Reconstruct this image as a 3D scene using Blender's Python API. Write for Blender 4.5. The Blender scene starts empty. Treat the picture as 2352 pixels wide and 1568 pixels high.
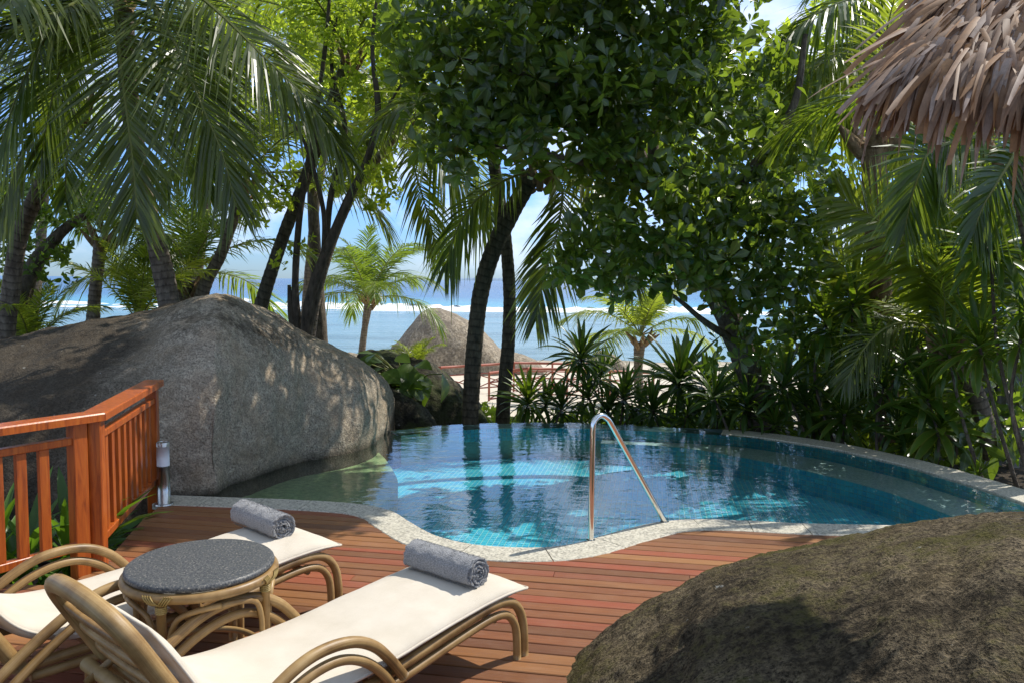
import bpy, math, random
import numpy as np
from mathutils import Vector, Matrix, noise as mnoise

rnd = random.Random(7)
rng = np.random.default_rng(11)
scn = bpy.context.scene
COL = scn.collection

# ------------------------------------------------------------------ camera
CAM_H = 1.9
F = 1829.0                       # focal length in pixels of a 2352 x 1568 frame
CU, CV = 1176.0, 784.0
camd = bpy.data.cameras.new('camera')
cam = bpy.data.objects.new('camera', camd)
COL.objects.link(cam)
camd.sensor_width = 36.0
camd.lens = F / 2352.0 * 36.0
camd.clip_start = 0.05
camd.clip_end = 60000
CAM_M = Matrix.Translation((0, 0, CAM_H)) @ Matrix.Rotation(math.radians(90 - 4.346), 4, 'X') @ Matrix.Rotation(math.radians(0.57), 4, 'Z')
cam.matrix_world = CAM_M
scn.camera = cam
CAM_R = np.array(CAM_M.to_3x3())
CAM_O = np.array([0, 0, CAM_H])

# ------------------------------------------------------------------ light
SUN_EL = math.radians(52.0)
SUN_AZ = math.atan2(0.85, 0.52)          # from +Y towards +X
SUN_DIR = np.array([math.sin(SUN_AZ) * math.cos(SUN_EL), math.cos(SUN_AZ) * math.cos(SUN_EL), math.sin(SUN_EL)])
sund = bpy.data.lights.new('sun', 'SUN')
sund.energy = 3.3
sund.angle = math.radians(0.53)
sund.color = (1.0, 0.95, 0.86)
sun = bpy.data.objects.new('sun', sund)
sun.rotation_euler = Vector(SUN_DIR.tolist()).to_track_quat('Z', 'Y').to_euler()
COL.objects.link(sun)

world = bpy.data.worlds.new('World')
scn.world = world
world.use_nodes = True
wt = world.node_tree
wt.nodes.clear()
def wn(t, **k):
    n = wt.nodes.new(t)
    for a, b in k.items(): setattr(n, a, b)
    return n
sky = wn('ShaderNodeTexSky', sky_type='NISHITA', sun_disc=False, sun_elevation=SUN_EL, sun_rotation=SUN_AZ,
         altitude=0.0, air_density=1.0, dust_density=0.15, ozone_density=1.2)
tc = wn('ShaderNodeTexCoord')
mp = wn('ShaderNodeMapping'); mp.inputs['Scale'].default_value = (5.0, 5.0, 11.0)
cn = wn('ShaderNodeTexNoise'); cn.inputs['Scale'].default_value = 1.0; cn.inputs['Detail'].default_value = 8; cn.inputs['Roughness'].default_value = 0.55
cr = wn('ShaderNodeValToRGB'); cr.color_ramp.elements[0].position = 0.46; cr.color_ramp.elements[1].position = 0.64
sep = wn('ShaderNodeSeparateXYZ')
hr = wn('ShaderNodeValToRGB')            # clouds: banks above the horizon, thin wisps higher up
e = hr.color_ramp.elements
e[0].position = 0.0; e[0].color = (0.25, 0.25, 0.25, 1)
e[1].position = 0.2; e[1].color = (0.85, 0.85, 0.85, 1)
x = hr.color_ramp.elements.new(0.07); x.color = (0.75, 0.75, 0.75, 1)
x = hr.color_ramp.elements.new(0.5); x.color = (0.7, 0.7, 0.7, 1)
mm = wn('ShaderNodeMath', operation='MULTIPLY')
mixc = wn('ShaderNodeMixRGB'); mixc.inputs['Color2'].default_value = (5.0, 5.2, 5.6, 1)
bg = wn('ShaderNodeBackground'); bg.inputs['Strength'].default_value = 0.14
wo = wn('ShaderNodeOutputWorld')
L = wt.links.new
L(tc.outputs['Generated'], mp.inputs['Vector']); L(mp.outputs['Vector'], cn.inputs['Vector'])
L(cn.outputs['Fac'], cr.inputs['Fac']); L(tc.outputs['Generated'], sep.inputs['Vector'])
L(sep.outputs['Z'], hr.inputs['Fac']); L(cr.outputs['Color'], mm.inputs[0]); L(hr.outputs['Color'], mm.inputs[1])
tr = wn('ShaderNodeValToRGB')            # clear tropical air: the whitish glow along the horizon is held back
e = tr.color_ramp.elements
e[0].position = 0.0; e[0].color = (0.24, 0.36, 0.62, 1)
e[1].position = 0.45; e[1].color = (1.0, 0.96, 0.86, 1)
x = tr.color_ramp.elements.new(0.12); x.color = (0.34, 0.52, 0.88, 1)
tm_ = wn('ShaderNodeMixRGB', blend_type='MULTIPLY'); tm_.inputs['Fac'].default_value = 1.0
L(sep.outputs['Z'], tr.inputs['Fac']); L(sky.outputs['Color'], tm_.inputs['Color1']); L(tr.outputs['Color'], tm_.inputs['Color2'])
L(mm.outputs['Value'], mixc.inputs['Fac']); L(tm_.outputs['Color'], mixc.inputs['Color1'])
L(mixc.outputs['Color'], bg.inputs['Color']); L(bg.outputs['Background'], wo.inputs['Surface'])

scn.view_settings.view_transform = 'Standard'
scn.view_settings.look = 'None'
scn.view_settings.exposure = 0.78
scn.view_settings.gamma = 1.0
scn.view_settings.use_curve_mapping = False
scn.cycles.use_denoising = True
scn.cycles.max_bounces = 8
scn.cycles.diffuse_bounces = 4
scn.cycles.glossy_bounces = 4
scn.cycles.transmission_bounces = 4
scn.cycles.transparent_max_bounces = 12
scn.cycles.caustics_reflective = False
scn.cycles.caustics_refractive = False
scn.cycles.sample_clamp_indirect = 6.0

# ------------------------------------------------------------------ helpers
def ray(u, v):
    u = np.asarray(u, float); v = np.asarray(v, float)
    d = np.stack([(u - CU) / F, -(v - CV) / F, -np.ones_like(u)], -1)
    return d @ CAM_R.T
def Pz(u, v, z):
    """point where the line of sight meets the level z"""
    d = ray(u, v); t = (z - CAM_H) / d[..., 2]
    return CAM_O + d * t[..., None]
def Pd(u, v, dist):
    """point on the line of sight at the distance dist straight ahead"""
    d = ray(u, v); t = np.asarray(dist) / d[..., 1]
    return CAM_O + d * t[..., None]
def nrm(a):
    a = np.asarray(a, float)
    return a / np.maximum(np.linalg.norm(a, axis=-1, keepdims=True), 1e-9)

def catmull(pts, n):
    """n points evenly spread along a smooth curve through pts"""
    p = np.asarray(pts, float)
    if len(p) == 2:
        return p[0] + (p[1] - p[0]) * np.linspace(0, 1, n)[:, None]
    q = np.vstack([2 * p[0] - p[1], p, 2 * p[-1] - p[-2]])
    out = []
    for i in range(1, len(q) - 2):
        t = np.linspace(0, 1, 24, endpoint=False)[:, None]
        a, b, c, d = q[i - 1], q[i], q[i + 1], q[i + 2]
        out.append(0.5 * (2 * b + (c - a) * t + (2 * a - 5 * b + 4 * c - d) * t ** 2 + (3 * b - a - 3 * c + d) * t ** 3))
    out = np.vstack(out + [p[-1:]])
    s = np.concatenate([[0], np.cumsum(np.linalg.norm(np.diff(out, axis=0), axis=1))])
    w = np.linspace(0, s[-1], n)
    return np.stack([np.interp(w, s, out[:, k]) for k in range(out.shape[1])], 1)

class MB:
    """collects vertices and faces (and per-vertex values) for ONE mesh object"""
    def __init__(s):
        s.v, s.f, s.m, s.a, s.n = [], [], [], [], 0
    def add(s, v, f, mat=0, attr=None):
        v = np.asarray(v, float); f = np.asarray(f, int)
        s.v.append(v); s.f.append(f + s.n); s.m.append(np.full(len(f), mat))
        s.a.append(np.zeros(len(v)) if attr is None else np.asarray(attr, float))
        s.n += len(v)
        return s
    def grid(s, g, mat=0, attr=None, close_u=False, close_v=False):
        g = np.asarray(g, float); nu, nv = g.shape[:2]
        i = np.arange(nu if close_u else nu - 1); j = np.arange(nv if close_v else nv - 1)
        I, J = np.meshgrid(i, j, indexing='ij'); I1 = (I + 1) % nu; J1 = (J + 1) % nv
        f = np.stack([I * nv + J, I1 * nv + J, I1 * nv + J1, I * nv + J1], -1).reshape(-1, 4)
        return s.add(g.reshape(-1, 3), f, mat, None if attr is None else np.asarray(attr).reshape(-1))
    def tube(s, pts, r, n=8, k=10, mat=0, cap=True, sm=True, attr=False):
        c = catmull(pts, k) if sm else np.asarray(pts, float)
        k = len(c)
        r = np.interp(np.linspace(0, 1, k), np.linspace(0, 1, len(np.atleast_1d(r))), np.atleast_1d(r)) if not (np.ndim(r) == 1 and len(r) == k) else np.asarray(r)
        T = nrm(np.gradient(c, axis=0))
        ref = np.array([0, 0, 1.0]) if abs(T[0][2]) < 0.9 else np.array([1.0, 0, 0])
        A = nrm(np.cross(T[0], ref)); As = [A]
        for i in range(1, k):
            A = nrm(A - T[i] * np.dot(A, T[i])); As.append(A)
        As = np.array(As); Bs = np.cross(T, As)
        th = np.linspace(0, 2 * np.pi, n, endpoint=False)
        g = c[:, None] + r[:, None, None] * (np.cos(th)[None, :, None] * As[:, None] + np.sin(th)[None, :, None] * Bs[:, None])
        at = None
        if attr == 'ang': at = np.repeat(np.linspace(0, 1, n)[None], k, 0)
        elif attr:
            L = np.concatenate([[0], np.cumsum(np.linalg.norm(np.diff(c, axis=0), axis=1))])
            at = np.repeat(L[:, None], n, 1)
        s.grid(g, mat, at, close_v=True)
        if cap:
            b = s.n - k * n
            s.v.append(np.zeros((0, 3))); s.a.append(np.zeros(0))
            for ring, fl in ((0, 1), (k - 1, 0)):
                idx = b + ring * n + np.arange(n)
                cc = c[ring]
                s.v.append(cc[None]); s.a.append(np.zeros(1)); ci = s.n; s.n += 1
                nx = np.roll(idx, -1)
                tri = np.stack([idx, nx, np.full(n, ci), np.full(n, ci)], 1) if not fl else np.stack([nx, idx, np.full(n, ci), np.full(n, ci)], 1)
                s.f.append(tri); s.m.append(np.full(n, mat))
        return s
    def box(s, c, h, R=None, mat=0, bev=0.0):
        """box of half sizes h about c, turned by the 3x3 R (columns are its axes), edges cut by bev"""
        h = np.asarray(h, float); R = np.eye(3) if R is None else np.asarray(R, float)
        if bev <= 0:
            v = np.array([[x, y, z] for x in (-1, 1) for y in (-1, 1) for z in (-1, 1)]) * h
            f = [[0, 1, 3, 2], [4, 6, 7, 5], [0, 4, 5, 1], [2, 3, 7, 6], [0, 2, 6, 4], [1, 5, 7, 3]]
        else:
            v, f = [], []
            key = {}
            for ax in range(3):
                for sg in (-1, 1):
                    o = [a for a in range(3) if a != ax]; q = []
                    for p_, r_ in ((-1, -1), (1, -1), (1, 1), (-1, 1)):
                        w = np.zeros(3); w[ax] = sg * h[ax]; w[o[0]] = p_ * (h[o[0]] - bev); w[o[1]] = r_ * (h[o[1]] - bev)
                        key[(ax, sg, p_, r_)] = len(v); q.append(len(v)); v.append(w)
                    f.append(q)
            def k(ax, sg):   # vertex on face ax at the corner sg(3)
                o = [a for a in range(3) if a != ax]
                return key[(ax, sg[ax], sg[o[0]], sg[o[1]])]
            for a in range(3):
                b, c2 = [q for q in range(3) if q != a]
                for sb in (-1, 1):
                    for sc in (-1, 1):
                        s0 = [0, 0, 0]; s0[b] = sb; s0[c2] = sc
                        s1 = list(s0); s0[a] = -1; s1[a] = 1
                        f.append([k(b, s0), k(b, s1), k(c2, s1), k(c2, s0)])
            for sx in (-1, 1):
                for sy in (-1, 1):
                    for sz in (-1, 1):
                        t = [k(0, (sx, sy, sz)), k(1, (sx, sy, sz)), k(2, (sx, sy, sz))]
                        f.append(t + [t[2]])
            v = np.array(v)
        return s.add(v @ R.T + np.asarray(c, float), f, mat)
    def mesh(s, name, mats, origin=(0, 0, 0), smooth=True, attr=None):
        v = np.vstack(s.v) - np.asarray(origin, float); f = np.vstack(s.f); mi = np.concatenate(s.m)
        me = bpy.data.meshes.new(name)
        tri = f[:, 2] == f[:, 3]
        cnt = np.where(tri, 3, 4)
        mask = np.ones(f.shape, bool); mask[tri, 3] = False
        loops = f[mask]
        me.vertices.add(len(v)); me.vertices.foreach_set('co', v.astype(np.float32).ravel())
        me.loops.add(len(loops)); me.loops.foreach_set('vertex_index', loops.astype(np.int32))
        st = np.concatenate([[0], np.cumsum(cnt)[:-1]])
        me.polygons.add(len(f)); me.polygons.foreach_set('loop_start', st.astype(np.int32))
        me.polygons.foreach_set('loop_total', cnt.astype(np.int32))
        for m_ in (mats if isinstance(mats, (list, tuple)) else [mats]): me.materials.append(m_)
        me.polygons.foreach_set('material_index', mi.astype(np.int32))
        me.polygons.foreach_set('use_smooth', np.full(len(f), bool(smooth)))
        if attr:
            at = me.attributes.new(attr, 'FLOAT', 'POINT'); at.data.foreach_set('value', np.concatenate(s.a).astype(np.float32))
        me.update(calc_edges=True)
        me.validate()
        return me
    def build(s, name, mats, parent=None, smooth=True, attr=None, origin=None, local=False, **props):
        po = np.zeros(3)
        if parent is not None and not local: po = np.array(worldpos(parent))
        org = po if origin is None else np.asarray(origin, float)
        me = s.mesh(name, mats, (0, 0, 0) if local and origin is None else org, smooth, attr)
        o = bpy.data.objects.new(name, me); COL.objects.link(o)
        if parent is not None: o.parent = parent
        if not (local and origin is None): o.location = (org - po).tolist() if parent is not None else org.tolist()
        for a, b in props.items(): o[a] = b
        return o
def worldpos(o):
    p = Vector((0, 0, 0))
    while o is not None:
        p = p + o.location; o = o.parent
    return p
def empty(name, loc=(0, 0, 0), rz=0.0, label=None, cat=None, group=None, kind=None):
    o = bpy.data.objects.new(name, None); COL.objects.link(o)
    o.location = [float(c) for c in loc]; o.rotation_euler = (0, 0, rz); o.empty_display_size = 0.2
    return tag(o, label, cat, group, kind)
def tag(o, label=None, cat=None, group=None, kind=None):
    if label: o['label'] = label
    if cat: o['category'] = cat
    if group: o['group'] = group
    if kind: o['kind'] = kind
    return o
def place(name, mesh, M, parent):
    """another object on a shared mesh; M is the 4x4 placement in the parent's space"""
    o = bpy.data.objects.new(name, mesh); COL.objects.link(o)
    o.parent = parent; o.matrix_local = M
    return o
def copy_tree(o, parent=None):
    c = o.copy(); COL.objects.link(c); c.parent = parent
    for ch in [k for k in bpy.data.objects if k.parent == o]: copy_tree(ch, c)
    return c
def fbm(p, scale=1.0, octs=4, seed=0.0):
    return np.array([mnoise.fractal(Vector((q[0] * scale + seed, q[1] * scale - seed, q[2] * scale + 2 * seed)), 0.9, 2.0, octs) for q in p])

# ------------------------------------------------------------------ materials
class NT:
    def __init__(s, name):
        s.m = bpy.data.materials.new(name); s.m.use_nodes = True
        s.t = s.m.node_tree; s.t.nodes.clear()
        s.out = s.t.nodes.new('ShaderNodeOutputMaterial')
    def n(s, t, ins=None, **k):
        o = s.t.nodes.new(t)
        for a, b in k.items(): setattr(o, a, b)
        for a, b in (ins or {}).items(): s.put(o.inputs[a], b)
        return o
    def put(s, sock, b):
        if isinstance(b, bpy.types.NodeSocket): s.t.links.new(b, sock)
        elif isinstance(b, bpy.types.Node): s.t.links.new(b.outputs[0], sock)
        else:
            if sock.type == 'RGBA' and len(b) == 3: b = (*b, 1)
            sock.default_value = b
    def coord(s, kind='Object', scale=(1, 1, 1), rot=(0, 0, 0), shift=None):
        c = s.n('ShaderNodeTexCoord').outputs[kind]
        if shift is not None: c = s.n('ShaderNodeVectorMath', {0: c, 1: shift}, operation='ADD').outputs[0]
        return s.n('ShaderNodeMapping', {'Vector': c, 'Scale': scale, 'Rotation': rot}).outputs[0]
    def noise(s, vec, scale, detail=4, rough=0.55, dist=0.0):
        return s.n('ShaderNodeTexNoise', {'Vector': vec, 'Scale': scale, 'Detail': detail, 'Roughness': rough, 'Distortion': dist}).outputs['Fac']
    def ramp(s, fac, stops, interp='LINEAR'):
        r = s.n('ShaderNodeValToRGB', {'Fac': fac}); cr_ = r.color_ramp; cr_.interpolation = interp
        while len(cr_.elements) < len(stops): cr_.elements.new(0.5)
        for el, (p, c) in zip(cr_.elements, stops):
            el.position = p; el.color = (c, c, c, 1) if np.isscalar(c) else (*c, 1)
        return r.outputs['Color']
    def mix(s, f, a, b, mode='MIX'):
        return s.n('ShaderNodeMixRGB', {'Fac': f, 'Color1': a if not isinstance(a, tuple) else (*a, 1), 'Color2': b if not isinstance(b, tuple) else (*b, 1)}, blend_type=mode).outputs[0]
    def math(s, op, a, b=0.0, clamp=False):
        return s.n('ShaderNodeMath', {0: a, 1: b}, operation=op, use_clamp=clamp).outputs[0]
    def bump(s, h, strength=0.5, dist=0.01, normal=None):
        i = {'Height': h, 'Strength': strength, 'Distance': dist}
        if normal is not None: i['Normal'] = normal
        return s.n('ShaderNodeBump', i).outputs[0]
    def rand(s): return s.n('ShaderNodeObjectInfo').outputs['Random']
    def attr(s, name): return s.n('ShaderNodeAttribute', attribute_name=name).outputs['Fac']
    def bsdf(s, color, rough=0.5, normal=None, spec=0.5, **k):
        i = {'Base Color': color if not isinstance(color, tuple) else (*color, 1), 'Roughness': rough, 'Specular IOR Level': spec}
        if normal is not None: i['Normal'] = normal
        i.update({a.replace('_', ' '): b for a, b in k.items()})
        return s.n('ShaderNodeBsdfPrincipled', i).outputs[0]
    def done(s, sh):
        s.put(s.out.inputs['Surface'], sh); return s.m

def leaf_mat(name, c0, c1, trans, rough=0.38, tfac=0.42, vein=None, edge=None, tip=None, spec=0.5):
    m = NT(name)
    r = m.math('FRACT', m.math('ADD', m.rand(), m.n('ShaderNodeNewGeometry').outputs['Random Per Island']))
    c = m.mix(r, c0, c1)
    tr = m.mix(r, tuple(x * 0.75 for x in trans), tuple(min(1, x * 1.2) for x in trans))
    if vein or edge:
        a = m.attr('mid')
        if vein:
            vf = m.ramp(a, [(0.0, 1.0), (0.16, 0.0)])
            c = m.mix(vf, c, vein)
        if edge:
            ef = m.ramp(a, [(0.72, 0.0), (1.0, 1.0)])
            c = m.mix(m.math('MULTIPLY', ef, m.math('GREATER_THAN', r, 0.35)), c, edge)
            tr = m.mix(m.math('MULTIPLY', ef, 0.6), tr, tuple(min(1, 2.5 * x) for x in edge))
    p = m.bsdf(c, rough, spec=spec)
    t = m.n('ShaderNodeBsdfTranslucent', {'Color': tr})
    return m.done(m.n('ShaderNodeMixShader', {0: tfac, 1: p, 2: t.outputs[0]}).outputs[0])

def plain(name, col, rough=0.5, **k):
    m = NT(name); return m.done(m.bsdf(col, rough, **k))

M = {}
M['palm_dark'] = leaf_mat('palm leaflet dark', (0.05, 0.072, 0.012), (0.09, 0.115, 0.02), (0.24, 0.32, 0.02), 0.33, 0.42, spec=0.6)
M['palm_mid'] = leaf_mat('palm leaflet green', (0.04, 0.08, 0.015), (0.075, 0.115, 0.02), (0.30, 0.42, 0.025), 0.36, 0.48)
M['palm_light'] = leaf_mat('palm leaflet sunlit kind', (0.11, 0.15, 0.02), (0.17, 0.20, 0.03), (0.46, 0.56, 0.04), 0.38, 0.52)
M['palm_dry'] = leaf_mat('palm leaflet dry', (0.12, 0.08, 0.035), (0.2, 0.14, 0.07), (0.2, 0.13, 0.05), 0.6, 0.25)
M['rachis'] = plain('palm rib', (0.16, 0.17, 0.035), 0.45)
M['broad_dark'] = leaf_mat('glossy dark leaf', (0.026, 0.055, 0.016), (0.078, 0.118, 0.026), (0.32, 0.46, 0.03), 0.25, 0.4, vein=(0.14, 0.2, 0.045), spec=0.6)
M['broad_lime'] = leaf_mat('thin yellow green leaf', (0.12, 0.19, 0.02), (0.2, 0.26, 0.03), (0.55, 0.68, 0.045), 0.45, 0.6)
M['broad_mid'] = leaf_mat('mid green leaf', (0.04, 0.085, 0.018), (0.08, 0.13, 0.022), (0.22, 0.36, 0.02), 0.4, 0.45, vein=(0.12, 0.17, 0.04))
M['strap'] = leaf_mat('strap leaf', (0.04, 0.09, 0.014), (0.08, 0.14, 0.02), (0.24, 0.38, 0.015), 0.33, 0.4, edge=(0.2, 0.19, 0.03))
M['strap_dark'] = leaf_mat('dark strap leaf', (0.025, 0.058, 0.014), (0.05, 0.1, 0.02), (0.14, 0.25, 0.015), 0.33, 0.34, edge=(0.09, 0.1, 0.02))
M['grass'] = leaf_mat('grass blade', (0.05, 0.12, 0.02), (0.09, 0.17, 0.025), (0.2, 0.38, 0.02), 0.4, 0.4)

def bark(name, c0, c1, ring=0.0, bump=0.02):
    m = NT(name)
    o = m.coord('Object')
    n1 = m.noise(m.coord('Object', (6, 6, 2.2)), 3.0, 6, 0.65)
    c = m.ramp(n1, [(0.3, c0), (0.7, c1)])
    n2 = m.noise(o, 40, 3)
    if ring:
        a = m.attr('along')
        w = m.math('FRACT', m.math('ADD', m.math('MULTIPLY', a, ring), m.math('MULTIPLY', n1, 0.6)))
        rg = m.ramp(w, [(0.0, 0.5), (0.2, 1.0), (0.85, 0.9), (1.0, 0.55)])
        c = m.mix(1.0, c, rg, 'MULTIPLY')
        h = m.math('ADD', rg, m.math('MULTIPLY', n2, 0.6))
    else:
        h = m.math('ADD', m.math('MULTIPLY', n1, 1.5), m.math('MULTIPLY', n2, 0.7))
    return m.done(m.bsdf(c, 0.85, m.bump(h, 0.8, bump), spec=0.2))
M['palm_bark'] = bark('palm bark', (0.075, 0.055, 0.042), (0.26, 0.215, 0.165), 11.0, 0.012)
M['palm_bark_dark'] = bark('mossy palm bark', (0.035, 0.03, 0.022), (0.15, 0.13, 0.09), 9.0, 0.012)
M['bark'] = bark('tree bark', (0.045, 0.033, 0.024), (0.19, 0.155, 0.115), 0, 0.03)
M['bark_dark'] = bark('dark smooth bark', (0.03, 0.025, 0.019), (0.13, 0.105, 0.08), 0, 0.02)
M['husk'] = bark('dry leaf base', (0.10, 0.06, 0.03), (0.32, 0.22, 0.12), 0, 0.02)

def granite(name, light, dark, warm, grain=55.0, stain=0.5, stain_col=(0.03, 0.027, 0.022), moss=None, bumpd=0.02, lichen=True, stain_scale=0.7, pits=0.6, side=None, wet=None):
    m = NT(name)
    o = m.coord('Object')
    big = m.noise(o, stain_scale, 5, 0.6, 0.4)
    mid = m.noise(o, 3.5, 5, 0.6)
    g = m.noise(o, grain, 3, 0.75)
    g2 = m.noise(o, grain * 0.28, 4, 0.7)
    c = m.ramp(g, [(0.36, dark), (0.5, light), (0.66, tuple(min(1, x * 1.5) for x in light))])
    c = m.mix(m.ramp(mid, [(0.42, 0.0), (0.68, 0.75)]), c, m.mix(0.6, c, warm))
    c = m.mix(m.math('MULTIPLY', m.ramp(g2, [(0.42, 0.8), (0.58, 0.0)]), 0.55), c, dark)
    st = m.ramp(m.math('ADD', big, m.math('MULTIPLY', m.math('SUBTRACT', g2, 0.5), 0.35)), [(stain - 0.1, 1.0), (stain + 0.12, 0.0)])
    if side:   # the dark tone grows stronger towards one flank of the rock
        sx = m.n('ShaderNodeSeparateXYZ', {0: o}).outputs['X']
        k = m.math('ADD', m.math('SUBTRACT', side[0], sx), m.math('MULTIPLY', m.math('SUBTRACT', big, 0.5), 3.2))
        st = m.math('MAXIMUM', st, m.math('MULTIPLY', m.math('DIVIDE', k, side[1], True), 0.97), True)
    c = m.mix(m.math('MULTIPLY', st, 0.88), c, stain_col)
    if moss:
        mo = m.ramp(m.math('ADD', m.noise(o, 1.3, 5, 0.65), m.math('MULTIPLY', m.math('SUBTRACT', g2, 0.5), 0.5)), [(0.46, 0.0), (0.64, 0.85)])
        c = m.mix(mo, c, moss)
    if lichen:
        li = m.ramp(m.noise(o, 9, 4, 0.6), [(0.70, 0.0), (0.73, 1.0)])
        c = m.mix(m.math('MULTIPLY', li, 0.55), c, (0.42, 0.42, 0.38))
    if wet:    # soaked dark band along the waterline
        sz = m.math('ADD', m.n('ShaderNodeSeparateXYZ', {0: o}).outputs['Z'], m.math('MULTIPLY', m.math('SUBTRACT', mid, 0.5), 0.12))
        k = m.math('DIVIDE', m.math('SUBTRACT', wet[1], sz), wet[1] - wet[0], True)
        c = m.mix(m.math('MULTIPLY', k, 0.75), c, (0.035, 0.03, 0.022))
    h = m.math('ADD', m.math('MULTIPLY', g2, 1.2), m.math('MULTIPLY', g, pits))
    return m.done(m.bsdf(c, 0.92, m.bump(h, 0.9, bumpd), spec=0.08))
M['granite_big'] = granite('weathered granite', (0.42, 0.355, 0.27), (0.17, 0.14, 0.105), (0.39, 0.27, 0.16), 60, 0.37, (0.026, 0.021, 0.016), bumpd=0.03, side=(1.6, 1.0), wet=(0.40, 0.50))
M['granite_near'] = granite('mossy dark granite', (0.21, 0.165, 0.105), (0.014, 0.011, 0.007), (0.15, 0.11, 0.05), 75, 0.44, (0.02, 0.016, 0.011), moss=(0.075, 0.07, 0.018), bumpd=0.035, pits=1.0)
M['granite_far'] = granite('pale beach granite', (0.29, 0.245, 0.185), (0.12, 0.10, 0.075), (0.26, 0.20, 0.13), 9, 0.36, (0.11, 0.09, 0.075), bumpd=0.05, lichen=False, stain_scale=0.35)
M['granite_moss'] = granite('dark mossy rock', (0.12, 0.11, 0.085), (0.025, 0.022, 0.017), (0.12, 0.10, 0.06), 30, 0.5, (0.016, 0.015, 0.012), moss=(0.05, 0.06, 0.024), bumpd=0.03)

def wood_deck():
    m = NT('oiled hardwood decking')
    r = m.rand()
    sh = m.n('ShaderNodeCombineXYZ', {0: m.math('MULTIPLY', r, 37.0), 1: m.math('MULTIPLY', r, 91.0), 2: 0.0}).outputs[0]
    o = m.coord('Object', (1.6, 34, 34), shift=sh)
    g = m.noise(o, 1.5, 6, 0.65, 0.6)
    fine = m.noise(m.coord('Object', (7, 190, 190), shift=sh), 1.0, 3, 0.6)
    base = m.ramp(r, [(0.0, (0.14, 0.052, 0.022)), (0.25, (0.28, 0.122, 0.042)), (0.5, (0.22, 0.078, 0.03)), (0.68, (0.36, 0.17, 0.058)), (0.8, (0.30, 0.075, 0.034)), (1.0, (0.15, 0.068, 0.03))])
    c = m.mix(m.ramp(g, [(0.32, 0.75), (0.68, 0.0)]), base, m.mix(0.5, base, (0.09, 0.045, 0.03)))
    c = m.mix(m.math('MULTIPLY', m.ramp(fine, [(0.5, 0.0), (0.75, 1.0)]), 0.35), c, (0.34, 0.20, 0.115))
    wear = m.ramp(m.noise(m.coord('Object', (2, 2, 2), shift=sh), 1.7, 4), [(0.5, 0.0), (0.75, 0.4)])
    c = m.mix(m.math('MULTIPLY', wear, 0.3), c, (0.34, 0.24, 0.17))
    return m.done(m.bsdf(c, m.ramp(fine, [(0.2, 0.42), (0.8, 0.62)]), m.bump(m.math('ADD', g, m.math('MULTIPLY', fine, 0.8)), 0.5, 0.003), spec=0.28))
M['deck'] = wood_deck()
def wood_rail():
    m = NT('varnished orange timber')
    r = m.rand()
    sh = m.n('ShaderNodeCombineXYZ', {0: m.math('MULTIPLY', r, 17.0), 1: m.math('MULTIPLY', r, 31.0), 2: 0.0}).outputs[0]
    g = m.noise(m.coord('Object', (22, 22, 2.2), shift=sh), 1.6, 5, 0.6, 0.8)
    c = m.ramp(g, [(0.3, (0.19, 0.033, 0.005)), (0.5, (0.41, 0.088, 0.010)), (0.72, (0.51, 0.135, 0.016))])
    c = m.mix(m.math('MULTIPLY', r, 0.35), c, (0.25, 0.06, 0.018))
    return m.done(m.bsdf(c, 0.33, m.bump(g, 0.25, 0.003), spec=0.5, Coat_Weight=0.2, Coat_Roughness=0.3))
M['rail_wood'] = wood_rail()
M['red_paint'] = plain('weathered red brown paint', (0.30, 0.085, 0.05), 0.55)
def rattan():
    m = NT('lacquered rattan pole')
    o = m.coord('Object')
    g = m.noise(o, 5, 4, 0.6); ang = m.attr('ang')
    sv = m.n('ShaderNodeVectorMath', {0: m.n('ShaderNodeVectorMath', {0: o, 1: (2.5, 2.5, 2.5)}, operation='MULTIPLY').outputs[0], 1: m.n('ShaderNodeCombineXYZ', {0: m.math('MULTIPLY', ang, 23.0), 1: m.math('MULTIPLY', ang, -17.0), 2: m.math('MULTIPLY', m.rand(), 40.0)}).outputs[0]}, operation='ADD').outputs[0]
    f = m.noise(sv, 1.0, 5, 0.7)
    c = m.ramp(m.math('ADD', m.math('MULTIPLY', g, 0.6), m.math('MULTIPLY', f, 0.4)), [(0.32, (0.085, 0.042, 0.014)), (0.46, (0.24, 0.14, 0.05)), (0.58, (0.35, 0.225, 0.092)), (0.75, (0.44, 0.315, 0.15))])
    return m.done(m.bsdf(c, 0.42, m.bump(f, 0.4, 0.002), spec=0.4))
M['rattan'] = rattan()
M['binding'] = plain('cane binding', (0.33, 0.23, 0.075), 0.45)
def fabric():
    m = NT('cream canvas')
    o = m.coord('Object')
    w1 = m.n('ShaderNodeTexWave', {'Vector': o, 'Scale': 260.0}, wave_type='BANDS', bands_direction='X').outputs['Fac']
    w2 = m.n('ShaderNodeTexWave', {'Vector': o, 'Scale': 260.0}, wave_type='BANDS', bands_direction='Y').outputs['Fac']
    n = m.noise(o, 6, 5, 0.6)
    c = m.ramp(n, [(0.3, (0.54, 0.475, 0.38)), (0.7, (0.61, 0.545, 0.45))])
    h = m.math('ADD', m.math('ADD', w1, w2), m.math('MULTIPLY', m.noise(o, 14, 4), 2.0))
    return m.done(m.bsdf(c, 0.9, m.bump(h, 0.22, 0.003), spec=0.15, Sheen_Weight=0.15))
M['fabric'] = fabric()
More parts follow.
